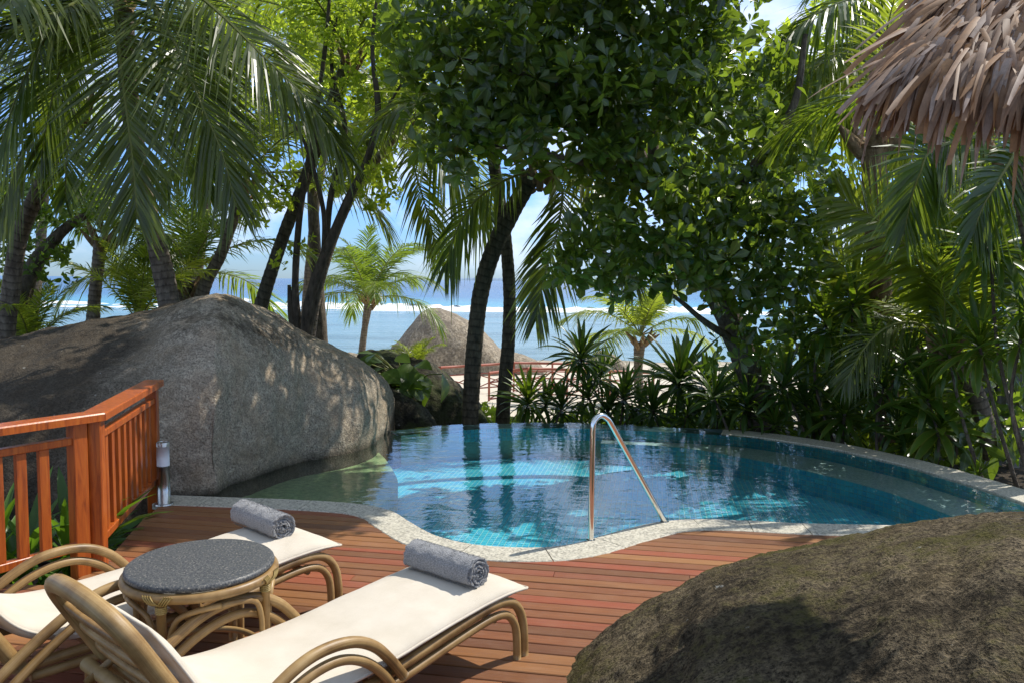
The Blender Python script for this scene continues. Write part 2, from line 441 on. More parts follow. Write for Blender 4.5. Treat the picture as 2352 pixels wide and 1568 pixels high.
def towelm():
    m = NT('grey terry cloth')
    o = m.coord('Object')
    n = m.noise(o, 190, 2, 0.8); n2 = m.noise(o, 70, 3, 0.7)
    c = m.ramp(n, [(0.32, (0.12, 0.12, 0.122)), (0.55, (0.29, 0.285, 0.285)), (0.72, (0.47, 0.46, 0.46))])
    return m.done(m.bsdf(c, 0.95, m.bump(m.math('ADD', n, n2), 1.0, 0.006), spec=0.1, Sheen_Weight=0.4))
M['towel'] = towelm()
def speckle(name, stops, scale, rough, bd=0.001, tint=None, second=None):
    m = NT(name)
    o = m.coord('Object')
    n = m.noise(o, scale, 2, 0.8)
    c = m.ramp(n, stops)
    if second:
        c = m.mix(m.ramp(m.noise(o, second, 4), [(0.4, 0.0), (0.7, 0.3)]), c, tint)
    if rough is None: rough = m.ramp(n, [(0.3, 0.25), (0.7, 0.5)])
    return m.done(m.bsdf(c, rough, m.bump(n, 0.4, bd), spec=0.4))
M['table_stone'] = speckle('dark speckled granite', [(0.34, (0.022, 0.024, 0.027)), (0.5, (0.07, 0.073, 0.077)), (0.62, (0.11, 0.105, 0.095)), (0.74, (0.42, 0.38, 0.32))], 105, 0.5)
M['coping'] = speckle('pale granite coping', [(0.34, (0.2, 0.185, 0.155)), (0.5, (0.47, 0.435, 0.35)), (0.7, (0.62, 0.58, 0.48))], 48, 0.6, 0.002, (0.40, 0.37, 0.29), 2.5)
M['ledge'] = speckle('granite pool ledge', [(0.36, (0.30, 0.40, 0.41)), (0.52, (0.52, 0.60, 0.58)), (0.7, (0.68, 0.74, 0.70))], 34, 0.6, 0.002)
def tilem():
    m = NT('blue glass mosaic tile')
    isl = m.n('ShaderNodeNewGeometry').outputs['Random Per Island']
    r = m.math('FRACT', m.math('ADD', m.rand(), isl))
    o = m.coord('Object', (6, 60, 60), shift=m.n('ShaderNodeCombineXYZ', {0: m.math('MULTIPLY', r, 50.0), 1: r, 2: r}).outputs[0])
    s = m.noise(o, 1.6, 3, 0.6, 0.4)
    a = m.ramp(r, [(0.0, (0.03, 0.34, 0.64)), (0.4, (0.06, 0.52, 0.76)), (0.75, (0.10, 0.62, 0.76)), (1.0, (0.03, 0.38, 0.70))])
    c = m.mix(m.ramp(s, [(0.35, 0.0), (0.7, 0.75)]), a, (0.18, 0.64, 0.70))
    return m.done(m.bsdf(c, 0.2, spec=0.5))
M['tile'] = tilem()
M['wet_rim'] = plain('wet slate rim', (0.03, 0.075, 0.09), 0.5)
M['grout'] = plain('pale green grout', (0.34, 0.52, 0.48), 0.8)
def greenfloor():
    m = NT('green pebble plaster')
    o = m.coord('Object')
    c = m.ramp(m.noise(o, 18, 5, 0.7), [(0.3, (0.15, 0.2, 0.085)), (0.55, (0.34, 0.40, 0.17)), (0.75, (0.48, 0.52, 0.24))])
    c = m.mix(m.ramp(m.noise(o, 2.2, 4), [(0.4, 0.0), (0.7, 0.6)]), c, (0.2, 0.28, 0.11))
    return m.done(m.bsdf(c, 0.9))
M['green_floor'] = greenfloor()
def waterm():
    m = NT('clear pool water')
    o = m.coord('Object', (1.0, 1.5, 1.0))
    n1 = m.noise(o, 3.0, 3, 0.5, 0.6); n2 = m.noise(o, 11.0, 3, 0.5)
    nb = m.bump(m.math('ADD', n1, m.math('MULTIPLY', n2, 0.28)), 0.3, 0.022)
    fr = m.n('ShaderNodeFresnel', {'IOR': 1.33, 'Normal': nb}).outputs[0]
    g = m.n('ShaderNodeBsdfGlossy', {'Color': (1, 1, 1, 1), 'Roughness': 0.015, 'Normal': nb}).outputs[0]
    t = m.n('ShaderNodeBsdfTransparent', {'Color': (0.86, 0.98, 0.99, 1)}).outputs[0]
    return m.done(m.n('ShaderNodeMixShader', {0: m.math('MULTIPLY', fr, 1.25, True), 1: t, 2: g}).outputs[0])
M['water'] = waterm()
M['steel'] = plain('polished steel', (0.78, 0.77, 0.74), 0.13, Metallic=1.0)
def brushed():
    m = NT('brushed steel')
    n = m.noise(m.coord('Object', (200, 200, 3)), 1.0, 2)
    return m.done(m.bsdf((0.55, 0.54, 0.52), m.ramp(n, [(0.3, 0.22), (0.7, 0.38)]), Metallic=1.0))
M['brushed'] = brushed()
M['opal'] = plain('white opal plastic', (0.72, 0.73, 0.74), 0.4)
def thatch():
    m = NT('weathered palm leaf thatch')
    r = m.math('FRACT', m.math('ADD', m.rand(), m.n('ShaderNodeNewGeometry').outputs['Random Per Island']))
    a = m.attr('mid')
    n = m.noise(m.coord('Object', (1, 1, 1)), 14, 4, 0.7)
    lines = m.math('FRACT', m.math('MULTIPLY', a, 5.0))
    c = m.ramp(r, [(0.0, (0.26, 0.14, 0.075)), (0.3, (0.48, 0.29, 0.175)), (0.5, (0.55, 0.43, 0.36)), (0.72, (0.42, 0.22, 0.10)), (1.0, (0.62, 0.33, 0.15))])
    c = m.mix(m.ramp(n, [(0.4, 0.45), (0.66, 0.0)]), c, (0.12, 0.07, 0.045))
    c = m.mix(m.math('MULTIPLY', lines, 0.25), c, (0.2, 0.13, 0.09))
    p = m.bsdf(c, 0.62, spec=0.3)
    t = m.n('ShaderNodeBsdfTranslucent', {'Color': m.mix(0.5, c, (0.5, 0.28, 0.12))}).outputs[0]
    return m.done(m.n('ShaderNodeMixShader', {0: 0.22, 1: p, 2: t}).outputs[0])
M['thatch'] = thatch()
M['roof_core'] = plain('dark thatch bed', (0.07, 0.045, 0.03), 0.95)
M['weave'] = plain('woven palm matting', (0.33, 0.19, 0.10), 0.7)
M['grey_wood'] = bark('silvered timber', (0.11, 0.10, 0.09), (0.30, 0.28, 0.25), 0, 0.008)

# ================================================================== SETTING
SEA_Z = -3.57
WATER_Z = -0.02
def ground_z(x, y):
    z = np.interp(y, [-50, 11.5, 14, 26, 40, 56, 75, 200], [-0.5, -0.5, -0.75, -1.95, -2.8, -3.62, -4.4, -6.0])
    return z
def terrain():
    ys = np.concatenate([np.linspace(-6, 12, 30), np.linspace(12.5, 60, 110), np.linspace(62, 120, 12)])
    xs = np.concatenate([np.linspace(-160, -32, 14), np.linspace(-30, 30, 100), np.linspace(32, 160, 14)])
    X, Y = np.meshgrid(xs, ys, indexing='ij')
    Z = ground_z(X, Y)
    nz = fbm(np.stack([X.ravel(), Y.ravel(), 0 * X.ravel()], 1), 0.25, 4).reshape(X.shape)
    nz2 = fbm(np.stack([X.ravel(), Y.ravel(), 0 * X.ravel()], 1), 1.3, 3, 5).reshape(X.shape)
    Z = Z + np.where(Y > 11, 1, 0.3) * (0.12 * nz + 0.035 * nz2)
    m = NT('beach sand and garden soil')
    o = m.coord('Object')
    n = m.noise(o, 1.1, 5, 0.6); f = m.noise(o, 30, 4, 0.7)
    sand = m.mix(m.ramp(f, [(0.3, 0.0), (0.7, 0.5)]), (0.60, 0.53, 0.43), (0.50, 0.43, 0.34))
    sand = m.mix(m.ramp(n, [(0.45, 0.0), (0.7, 0.4)]), sand, (0.42, 0.36, 0.28))
    soil = m.ramp(f, [(0.3, (0.02, 0.016, 0.012)), (0.6, (0.06, 0.045, 0.03)), (0.75, (0.14, 0.10, 0.06))])
    s = m.n('ShaderNodeSeparateXYZ', {0: o})
    yy = m.math('ADD', s.outputs['Y'], m.math('MULTIPLY', m.math('SUBTRACT', n, 0.5), 6.0))
    k = m.math('MULTIPLY', m.math('SUBTRACT', yy, 15.0), 0.35, True)
    wet = m.math('MULTIPLY', m.math('SUBTRACT', s.outputs['Y'], 50.0), 0.25, True)
    sand = m.mix(wet, sand, (0.27, 0.23, 0.17))
    mat = m.done(m.bsdf(m.mix(k, soil, sand), 0.95, m.bump(m.math('ADD', f, m.math('MULTIPLY', n, 3.0)), 0.6, 0.03), spec=0.15))
    MB().grid(np.stack([X, Y, Z], -1)).build('ground', mat, kind='structure')
terrain()

def sea():
    m = NT('sea water')
    o = m.coord('Object')
    s = m.n('ShaderNodeSeparateXYZ', {0: o})
    y = m.math('ADD', s.outputs['Y'], m.math('MULTIPLY', m.math('SUBTRACT', m.noise(m.coord('Object', (0.02, 0.05, 1)), 1.0, 4), 0.5), 60.0))
    t = m.math('DIVIDE', y, 1000.0)
    c = m.ramp(t, [(0.0, (0.17, 0.25, 0.25)), (0.06, (0.17, 0.27, 0.29)), (0.13, (0.12, 0.24, 0.29)), (0.175, (0.055, 0.28, 0.37)), (0.26, (0.008, 0.09, 0.22)), (0.6, (0.003, 0.03, 0.11))])
    reef = m.ramp(m.noise(m.coord('Object', (0.06, 0.13, 1)), 1.3, 5, 0.65), [(0.46, 0.0), (0.62, 0.6)])
    c = m.mix(m.math('MULTIPLY', reef, m.math('LESS_THAN', s.outputs['Y'], 146.0)), c, (0.065, 0.115, 0.115))
    foam = m.math('GREATER_THAN', m.noise(m.coord('Object', (0.05, 0.5, 1)), 1.0, 5, 0.7), 0.58)
    band = m.math('MULTIPLY', m.math('GREATER_THAN', s.outputs['Y'], 128.0), m.math('LESS_THAN', s.outputs['Y'], 150.0))
    c = m.mix(m.math('MULTIPLY', foam, band), c, (0.8, 0.82, 0.82))
    w = m.math('ADD', m.noise(m.coord('Object', (0.7, 1.8, 1)), 1.0, 4, 0.6), m.math('MULTIPLY', m.noise(m.coord('Object', (0.04, 0.16, 1)), 1.0, 3), 4.0))
    mat = m.done(m.bsdf(c, 0.16, m.bump(w, 0.8, 0.22), spec=0.22, IOR=1.33))
    v = [[-20000, 30, SEA_Z], [20000, 30, SEA_Z], [20000, 30000, SEA_Z], [-20000, 30000, SEA_Z]]
    MB().add(v, [[0, 1, 2, 3]]).build('sea', mat, kind='structure')
    # the line of breakers over the reef
    fm = NT('surf foam'); n = fm.noise(fm.coord('Object', (0.4, 1, 1.6)), 1.5, 6, 0.7)
    foamm = fm.done(fm.bsdf(fm.ramp(n, [(0.34, (0.6, 0.7, 0.7)), (0.48, (0.82, 0.84, 0.84))]), 0.9, fm.bump(n, 1.0, 0.2)))
    def breaker(y0, hmax, x0, x1, seed, thr, wide):
        xs = np.arange(x0, x1, 0.9)
        h = np.array([mnoise.fractal(Vector((q * 0.03, seed, 0)), 0.8, 2.0, 5) for q in xs])
        h2 = np.array([mnoise.fractal(Vector((q * 0.5, seed + 9, 0)), 0.8, 2.0, 4) for q in xs])
        hh = np.clip(h + thr, 0, 1) * hmax * (1 + 0.5 * h2)
        yy = y0 + 3 * np.sin(xs * 0.021 + seed) + 1.6 * h2
        prof = np.array([[-wide, -0.03], [-wide * 0.5, 0.18], [-wide * 0.15, 0.65], [0, 1.0], [wide * 0.2, 0.75], [wide * 0.6, -0.05]])
        g = np.zeros((len(xs), len(prof), 3))
        for j, (dy, k) in enumerate(prof):
            g[:, j, 0] = xs; g[:, j, 1] = yy + dy + 0.3 * rng.standard_normal(len(xs))
            g[:, j, 2] = SEA_Z + 0.02 + k * hh * (1 + 0.18 * rng.standard_normal(len(xs))) - 0.05 * (hh < 0.05)
        MB().grid(g).build('wave', foamm, kind='structure')
    breaker(157, 0.9, -180, 190, 3.3, 0.62, 3.5)
    breaker(146, 0.3, -170, 180, 7.7, 0.5, 4.0)
    breaker(139, 0.35, -160, 170, 1.9, 0.25, 3.0)
sea()
def island():
    mat = plain('haze blue far island', (0.17, 0.24, 0.33), 1.0)  # the haze of the distance is put into this blue grey colour
    xs = np.linspace(-1300, 250, 90)
    h = 95 * np.clip(0.45 + 0.75 * np.array([mnoise.fractal(Vector((q * 0.0032, 4.2, 0)), 0.9, 2.0, 5) for q in xs]), 0, 1) * np.clip(np.minimum((xs + 1300) / 250, (250 - xs) / 250), 0, 1)
    th = np.linspace(0, np.pi, 9)
    g = np.stack([np.repeat(xs[:, None], 9, 1), 15000 - 500 * np.cos(th)[None] + 0 * xs[:, None], SEA_Z - 1 + h[:, None] * np.sin(th)[None]], -1)
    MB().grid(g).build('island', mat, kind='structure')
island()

# ------------------------------------------------------------------ pool outline
IN_PX = [(390, 1137), (527, 1142), (650, 1146), (781, 1153.5), (851, 1161), (904, 1175), (939, 1196), (992, 1226), (1045, 1242), (1097, 1251), (1168, 1256), (1238, 1257),
         (1291, 1252.6), (1343.5, 1242), (1396, 1226), (1449, 1212), (1502, 1200), (1554.5, 1194), (1608, 1192), (1701, 1194.6), (1842, 1201.7), (2052, 1206), (2250, 1210), (2450, 1214)]
FAR_PX = [(895, 987), (1000, 977), (1100, 971.5), (1200, 969.5), (1300, 969.5), (1400, 972), (1525, 978), (1631, 983), (1736, 991.5), (1842, 1006), (1947, 1022.5), (2053, 1045),
          (2140, 1065), (2228, 1090), (2352, 1127), (2470, 1168), (2560, 1206)]
LIP_PX = [(1380, 1017), (1500, 1022), (1613, 1033), (1806.5, 1070), (2017, 1122.5), (2189.6, 1186), (2330, 1250)]
def plan(px, z=0.0):
    p = np.array([Pz(u, v, z) for u, v in px]); return p[:, :2]
near_in = catmull(plan(IN_PX, 0.0), 240)
far_out = catmull(plan(FAR_PX, WATER_Z), 220)
def offset(c, dist):
    t = nrm(np.gradient(c, axis=0)); n = np.stack([-t[:, 1], t[:, 0]], 1)
    return c + n * np.asarray(dist)[..., None] if np.ndim(dist) else c + n * dist
near_out = offset(near_in, -0.29)           # towards the viewer
far_in = offset(far_out, -0.36)
def arc(c): return np.concatenate([[0], np.cumsum(np.linalg.norm(np.diff(c, axis=0), axis=1))])
def inside(poly, p):
    """even-odd test of points p (N,2)"""
    x, y = p[:, 0], p[:, 1]; r = np.zeros(len(p), bool)
    a = poly; b = np.roll(poly, -1, 0)
    for (x0, y0), (x1, y1) in zip(a, b):
        c = (y0 > y) != (y1 > y)
        if c.any():
            xi = x0 + (y - y0) / (y1 - y0 + 1e-12) * (x1 - x0)
            r ^= c & (x < xi)
    return r
def flat_poly(poly, z, name, mat, parent=None, **props):
    """flat sheet with the outline poly"""
    from mathutils.geometry import tessellate_polygon
    t = tessellate_polygon([[Vector((p[0], p[1], 0)) for p in poly]])
    f = np.array(t); f = np.column_stack([f, f[:, 2]])
    v = np.column_stack([poly, np.full(len(poly), z)])
    # faces upwards
    a, b, c = v[f[:, 0]], v[f[:, 1]], v[f[:, 2]]
    dn = np.cross(b - a, c - a)[:, 2] < 0
    f[dn] = f[dn][:, [1, 0, 2, 2]]
    return MB().add(v, f).build(name, mat, parent, smooth=False, **props)

# ------------------------------------------------------------------ deck, plank by plank
DE = np.array([0.985, -0.174]); DE /= np.linalg.norm(DE); DQ = np.array([-DE[1], DE[0]])
DECK_A = math.atan2(DE[1], DE[0])
deck_left = plan([(372, 1157), (330, 1190), (240, 1292), (150, 1345)], 0.0)
deck_poly = np.vstack([deck_left[::-1], offset(near_in, -0.27)[:-3], [[7.5, 5.0], [7.5, 0.6], [-5.5, 0.6], [-5.5, deck_left[-1][1] + 0.15]]])
deck = empty('deck', (0, 0, 0), kind='structure')
def crossings(w):
    s = deck_poly @ DE; q = deck_poly @ DQ
    s2, q2 = np.roll(s, -1), np.roll(q, -1)
    c = (q > w) != (q2 > w)
    xs = np.sort(s[c] + (w - q[c]) / (q2[c] - q[c]) * (s2[c] - s[c]))
    return [(xs[i], xs[i + 1]) for i in range(0, len(xs) - 1, 2)]
PITCH, GAP = 0.1065, 0.009
def planks():
    R = Matrix.Rotation(DECK_A, 4, 'Z')
    w0 = 1.9; k = 0
    while True:
        a = w0 + k * PITCH; k += 1
        if a > 8.2: break
        lines = np.array([0.0, 0.004, 0.035, 0.0645, 0.0935, PITCH - GAP])
        ws = a + lines
        iv = [crossings(w) for w in ws]
        mid = iv[3]
        for (s0, s1) in mid:
            if s1 - s0 < 0.05: continue
            e0, e1 = [], []
            for it in iv:
                best = max(it, key=lambda t: min(t[1], s1) - max(t[0], s0), default=None)
                if best is None or min(best[1], s1) - max(best[0], s0) <= 0: e0.append((s0 + s1) / 2); e1.append((s0 + s1) / 2)
                else: e0.append(best[0]); e1.append(best[1])
            e0, e1 = np.array(e0), np.array(e1)
            # boards of random length butt end to end
            cuts = [s0]
            c = s0 + rnd.uniform(0.8, 3.6)
            while c < s1 - 0.5: cuts.append(c); c += rnd.uniform(2.2, 4.2)
            cuts.append(s1)
            for i in range(len(cuts) - 1):
                A = e0 if i == 0 else np.full(6, cuts[i] + 0.002)
                B = e1 if i == len(cuts) - 2 else np.full(6, cuts[i + 1] - 0.002)
                n = 8
                t = np.linspace(0, 1, n)[:, None]
                S = A[None] + (B - A)[None] * t
                zt = np.array([-0.004, 0.0, 0.0008, 0.0006, 0.0, -0.004]) + rnd.uniform(-0.0015, 0.0015)
                bow = rnd.uniform(-0.0012, 0.0012)
                top = np.stack([S, np.repeat(ws[None], n, 0) + bow * np.sin(t * 3.1), np.repeat(zt[None], n, 0)], -1)
                lo = top[:, [0, -1]].copy(); lo[..., 2] = -0.03
                g = np.concatenate([lo[:, :1], top, lo[:, 1:]], 1)
                mid_s = (A.mean() + B.mean()) / 2; org = np.array([mid_s, ws.mean(), 0])
                me = MB().grid(g - org).add(np.concatenate([(g - org)[0], (g - org)[-1]]), [[7, 6, 1, 0], [6, 5, 2, 1], [5, 4, 3, 2], [8, 9, 14, 15], [9, 10, 13, 14], [10, 11, 12, 13]]).mesh('plank', M['deck'], smooth=False)
                place('plank', me, R @ Matrix.Translation(org.tolist()), deck)
planks()
jm = plain('near-black under-deck sheet', (0.012, 0.010, 0.008), 1.0)
flat_poly(np.array([p for p in deck_poly]), -0.08, 'under_sheet', jm, deck)  # one flat near-black sheet under all planks, closes the gaps from below

# ------------------------------------------------------------------ swimming pool
pool = empty('swimming_pool', (1.5, 7.5, -0.4), label='blue tiled freeform pool with granite coping beside the timber deck', cat='pool')
def coping(inn, out, z_in, z_out, step, ncut, thick=0.045, wet=0.0):
    s = arc(inn); tot = s[-1]; k = 0; p = 0.0
    while p < tot - 0.05:
        q = min(tot, p + step * rnd.uniform(0.85, 1.15))
        if tot - q < 0.15: q = tot
        a = np.linspace(p + 0.003, q - 0.003, ncut)
        I = np.stack([np.interp(a, s, inn[:, 0]), np.interp(a, s, inn[:, 1])], 1)
        O = np.stack([np.interp(a, s, out[:, 0]), np.interp(a, s, out[:, 1])], 1)
        zi = np.interp(a, s, z_in); zo = np.interp(a, s, z_out)
        dz = rnd.uniform(-0.001, 0.001)
        D = nrm(O - I); b = 0.006
        def row(xy, z): return np.column_stack([xy, z + dz])
        g = np.stack([row(I, zi - thick), row(I, zi - b), row(I + D * b, zi), row((I + O) / 2, (zi + zo) / 2), row(O - D * b, zo), row(O, zo - b), row(O, zo - thick)], 1)
        org = np.append((I.mean(0) + O.mean(0)) / 2, 0)
        ends = np.concatenate([g[0], g[-1]])
        MB().grid(g).add(ends, [[0, 1, 5, 6], [1, 2, 4, 5], [2, 3, 4, 4], [13, 12, 8, 7], [12, 11, 9, 8], [11, 10, 9, 9]]).build('coping_stone', M['wet_rim'] if q < wet * tot else M['coping'], pool, smooth=False, origin=org)
        p = q
L1n = len(near_in)
coping(near_in, near_out, np.full(L1n, 0.006), np.full(L1n, 0.006), 0.47, 7)
us = np.linspace(0, 1, len(far_out))
zfar = np.interp(us, [0, 0.42, 0.56, 1], [-0.034, -0.032, -0.006, 0.0])
coping(far_in[:, :2], far_out[:, :2], zfar, zfar, 0.5, 7, thick=0.03, wet=0.5)
# basin
basin = np.vstack([near_in, far_in[::-1]])
FLOOR_Z, LEDGE_Z = -0.42, -0.165
# the rim of the ledge along the far side, and the level it has
lip = catmull(plan(LIP_PX, LEDGE_Z), 120)
def wallstrip(c, z0, z1, name, mat, parent, **k):
    g = np.stack([np.column_stack([c, np.full(len(c), z0)]), np.column_stack([c, np.full(len(c), z1)])], 1)
    return MB().grid(g).build(name, mat, parent, **k)
flat_poly(basin, FLOOR_Z - 0.004, 'pool_floor', M['grout'], pool)
i0 = np.argmin(np.linalg.norm(far_in - lip[0], axis=1))
ledge_poly = np.vstack([lip, far_in[i0:][::-1]])
flat_poly(ledge_poly, LEDGE_Z, 'ledge', M['ledge'], pool)
def tile_wall(c, z0, rows, size, name):
    """courses of tiles on a vertical wall that follows c; z0 is the top"""
    s = arc(c); n = int(s[-1] / size)
    pos = (np.arange(n) + 0.5) * size
    P = np.stack([np.interp(pos, s, c[:, k]) for k in (0, 1)], 1)
    t = nrm(np.stack([np.interp(pos, s, np.gradient(c[:, k], s)) for k in (0, 1)], 1))
    nn = np.stack([t[:, 1], -t[:, 0]], 1)
    if (nn[:, 1].mean() > 0): nn = -nn
    h = size / 2 - 0.0022
    out = []
    for r in range(rows):
        zc = z0 - (r + 0.5) * size
        for k in range(n):
            j = rng.uniform(0, 0.0012)
            b = np.array([[-h, -h, 0], [h, -h, 0], [h, h, 0], [-h, h, 0], [-h * .93, -h * .93, .003 + j], [h * .93, -h * .93, .003 + j], [h * .93, h * .93, .003 + j], [-h * .93, h * .93, .003 + j]])
            xy = P[k] + b[:, :1] * t[k] + b[:, 2:] * nn[k]
            out.append(np.column_stack([xy, zc + b[:, 1]]))
    return out
TF = np.array([[4, 5, 6, 7], [0, 1, 5, 4], [1, 2, 6, 5], [2, 3, 7, 6], [3, 0, 4, 7]])
TS = 0.0535
def emit_tiles(tiles, name, near, keep=0):
    tiles = np.array(tiles)
    if keep:
        c = tiles.mean(1); order = np.argsort(near(c)); pick, rest = order[:keep], order[keep:]
        for i in pick:
            MB().add(tiles[i], TF).build(name, M['tile'], pool, smooth=False, origin=tiles[i].mean(0))
    else: rest = np.arange(len(tiles))
    T = tiles[rest]; n = len(T)
    f = (TF[None] + (np.arange(n) * 8)[:, None, None]).reshape(-1, 4)
    MB().add(T.reshape(-1, 3), f).build(name + '_field', M['tile'], pool, smooth=False, kind='stuff')
wallstrip(far_in, WATER_Z - 0.01, LEDGE_Z - 0.3, 'pool_wall', M['grout'], pool)
wallstrip(lip, LEDGE_Z, FLOOR_Z - 0.02, 'ledge_face', M['grout'], pool)
wallstrip(near_in, 0.0, FLOOR_Z - 0.02, 'pool_wall', M['grout'], pool)
band = tile_wall(far_in[20:], WATER_Z - 0.012, 3, TS, 'band_tile')
band2 = tile_wall(lip, LEDGE_Z - 0.004, 5, TS, 'band_tile')
emit_tiles(band + band2, 'band_tile', lambda c: np.where((c[:, 0] / c[:, 1] < 0.66) & (c[:, 0] > 0.8), c[:, 1], 99), 300)
def rimd(u):
    """how far ahead the outer pool rim lies in the direction of u"""
    pu = proj_u(np.column_stack([far_out, np.full(len(far_out), WATER_Z)]))
    o = np.argsort(pu); return np.interp(u, pu[o], far_out[o, 1])
def proj_v(p):
    q = (p - CAM_O) @ CAM_R
    return CV - F * (q[..., 1] / -q[..., 2])
def proj_u(p):
    q = (p - CAM_O) @ CAM_R
    return CU + F * (q[..., 0] / -q[..., 2])
def floor_tiles():
    g = np.arange(-4, 8, TS); gy = np.arange(4, 12.5, TS)
    S, Q = np.meshgrid(g, gy, indexing='ij')
    S = S + 0.0 * Q
    c = S[..., None] * DE + Q[..., None] * DQ
    c = c.reshape(-1, 2)
    full = np.vstack([near_in, far_in[:i0 + 1][::-1][::-1], ]) if False else np.vstack([near_in, lip[::-1], far_in[:i0][::-1]])
    ok = inside(full, c)
    c = c[ok]
    h = TS / 2 - 0.0028
    b = np.array([[-h, -h, 0], [h, -h, 0], [h, h, 0], [-h, h, 0], [-h * .93, -h * .93, .003], [h * .93, -h * .93, .003], [h * .93, h * .93, .003], [-h * .93, h * .93, .003]])
    T = c[:, None] + b[None, :, :1] * DE + b[None, :, 1:2] * DQ
    T = np.concatenate([T, np.broadcast_to(FLOOR_Z - 0.004 + b[:, 2:], (len(c), 8, 1))], -1)
    T[:, :, 2] += rng.uniform(-0.0006, 0.0006, (len(c), 1))
    emit_tiles(T, 'floor_tile', lambda c: c[:, 1] + 0.6 * np.abs(c[:, 0] - 0.1), 300)
floor_tiles()
# shallow green shelf by the boulder
gs = plan([(872, 1162), (902, 1135), (914, 1108), (902, 1078), (884, 1052), (868, 1036), (862, 1018)], -0.17)
gs = catmull(gs, 40)
shelf = np.vstack([near_in[near_in[:, 0] < gs[0][0]], gs, [[gs[-1][0] - 0.3, gs[-1][1] + 0.3], [-4.2, 10.5], [-5.0, 7.0]]])
flat_poly(shelf, -0.17, 'shallow_shelf', M['green_floor'], pool)
wallstrip(gs, -0.17, FLOOR_Z, 'shelf_face', M['green_floor'], pool)
# water sheet: spills over the far left rim, stops at the tile band on the right
wr = offset(far_out, -np.interp(us, [0, 0.40, 0.5, 1], [0.0, 0.0, 0.352, 0.356]))
ext = near_in[0] + np.array([-0.6, 0.25])
flat_poly(np.vstack([near_in, wr[::-1], [[wr[0][0] - 0.3, wr[0][1] + 0.1], [-3.6, 9.8], [-4.4, 7.2], ext]]), WATER_Z, 'pool_water', M['water'], None, kind='structure')
wallstrip(far_out + 0 * far_out, -0.035, -1.1, 'rim_wall', M['coping'], pool)

# ------------------------------------------------------------------ boulders
def boulder(name, sil, front, thick, zb, mat, nu=120, nt=64, power=0.62, skew=0.9, amp=0.03, amp2=0.008, freq=1.0, seed=0.0, shape=None, **props):
    su = np.array([s[0] for s in sil], float); sv = np.array([s[1] for s in sil], float)
    uu = np.linspace(su[0], su[-1], nu)
    vt = catmull(np.array(sil, float), 400); vt = np.interp(uu, *[vt[np.argsort(vt[:, 0])][:, k] for k in (0, 1)])
    t = np.linspace(0, 1, nt)
    G = np.zeros((nu, nt, 3))
    for i, u in enumerate(uu):
        k = ray(u, vt[i]); kx = k[0] / k[1]
        f = np.interp(u, *np.array(front, float).T); th = np.interp(u, *np.array(thick, float).T)
        d = f + th * (0.5 - 0.5 * np.cos(np.pi * t))
        pr = np.sin(np.pi * t ** skew) ** power; pr[-1] = 0
        if shape is not None: pr = shape(u, t, pr)
        z_ = zb(u) if callable(zb) else zb
        lo, hi = 0.0, 9.0
        for _ in range(34):
            h = (lo + hi) / 2
            P = np.stack([kx * d, d, z_ + h * pr], -1)
            if proj_v(P).min() < vt[i]: hi = h
            else: lo = h
        G[i] = np.stack([kx * d, d, z_ + h * pr], -1)
    N = np.cross(np.gradient(G, axis=0), np.gradient(G, axis=1)); N = nrm(N)
    if N[nu // 2, nt // 3, 2] < 0: N = -N
    e = fbm(G.reshape(-1, 3), freq, 4, seed).reshape(nu, nt)
    e2 = fbm(G.reshape(-1, 3), freq * 7, 4, seed + 3).reshape(nu, nt)
    G = G + N * (amp * e + amp2 * e2)[..., None]
    org = np.array([G[..., 0].mean(), G[..., 1].mean(), G[..., 2].min()])
    return MB().grid(G).build(name, mat, origin=org, **props)
big_sil = [(-420, 905), (-300, 870), (-150, 830), (0, 787), (105, 766), (211, 741), (299, 725.5), (352, 713), (387, 695.6), (422, 683), (475, 675.6), (520, 673.5), (562, 687), (615, 711), (668, 743),
           (717, 775), (773, 801), (827, 827), (850, 842), (869, 859), (884, 876), (895, 893), (902, 915), (905, 985)]
base_px = [(-420, 1210), (0, 1185), (150, 1172), (300, 1152), (390, 1140), (453, 1137), (492, 1132), (527, 1114), (598, 1091), (703, 1058), (781, 1046), (827, 1036), (865, 1021), (890, 998), (905, 984)]
bf = [(u, Pz(u, v, WATER_Z)[1]) for u, v in base_px]
def big_shape(u, t, pr):
    # a shoulder: the left part leans back more than the right
    k = np.interp(u, [-300, 200, 420, 620, 905], [0.9, 0.85, 0.72, 0.62, 0.5])
    p = np.sin(np.pi * np.clip(t, 0, 1) ** 0.9); p[-1] = 0
    return np.abs(p) ** k
b = boulder('boulder', big_sil, bf, [(-420, 6.0), (0, 5.0), (400, 4.2), (600, 3.6), (800, 2.6), (880, 1.9), (905, 1.2)], -0.42, M['granite_big'], 260, 150, amp=0.07, amp2=0.016, freq=0.9, seed=2.0, shape=big_shape)
tag(b, 'largest grey granite boulder, peaked and rising from the pool edge behind the railing', 'boulder', 'granite boulders')
near_sil = [(1110, 1800), (1190, 1660), (1252, 1568), (1288, 1530), (1350, 1478), (1432, 1416), (1512, 1366), (1570, 1338), (1630, 1303.6), (1736, 1270), (1806, 1256), (1894, 1245.6), (1947, 1235), (2000, 1226),
            (2052, 1210), (2123, 1196), (2193, 1186), (2298, 1173.5), (2352, 1171), (2500, 1172), (2700, 1215), (2850, 1330), (2900, 1500)]
b = boulder('boulder', near_sil, [(1110, 3.0), (1250, 2.5), (1500, 2.1), (1800, 1.75), (2300, 1.6), (2900, 1.8)], [(1110, 0.5), (1250, 1.35), (1500, 2.3), (1800, 2.9), (2200, 3.0), (2600, 2.6), (2900, 0.9)], -0.06,
            M['granite_near'], 300, 190, power=0.72, amp=0.022, amp2=0.013, freq=1.6, seed=8.0)
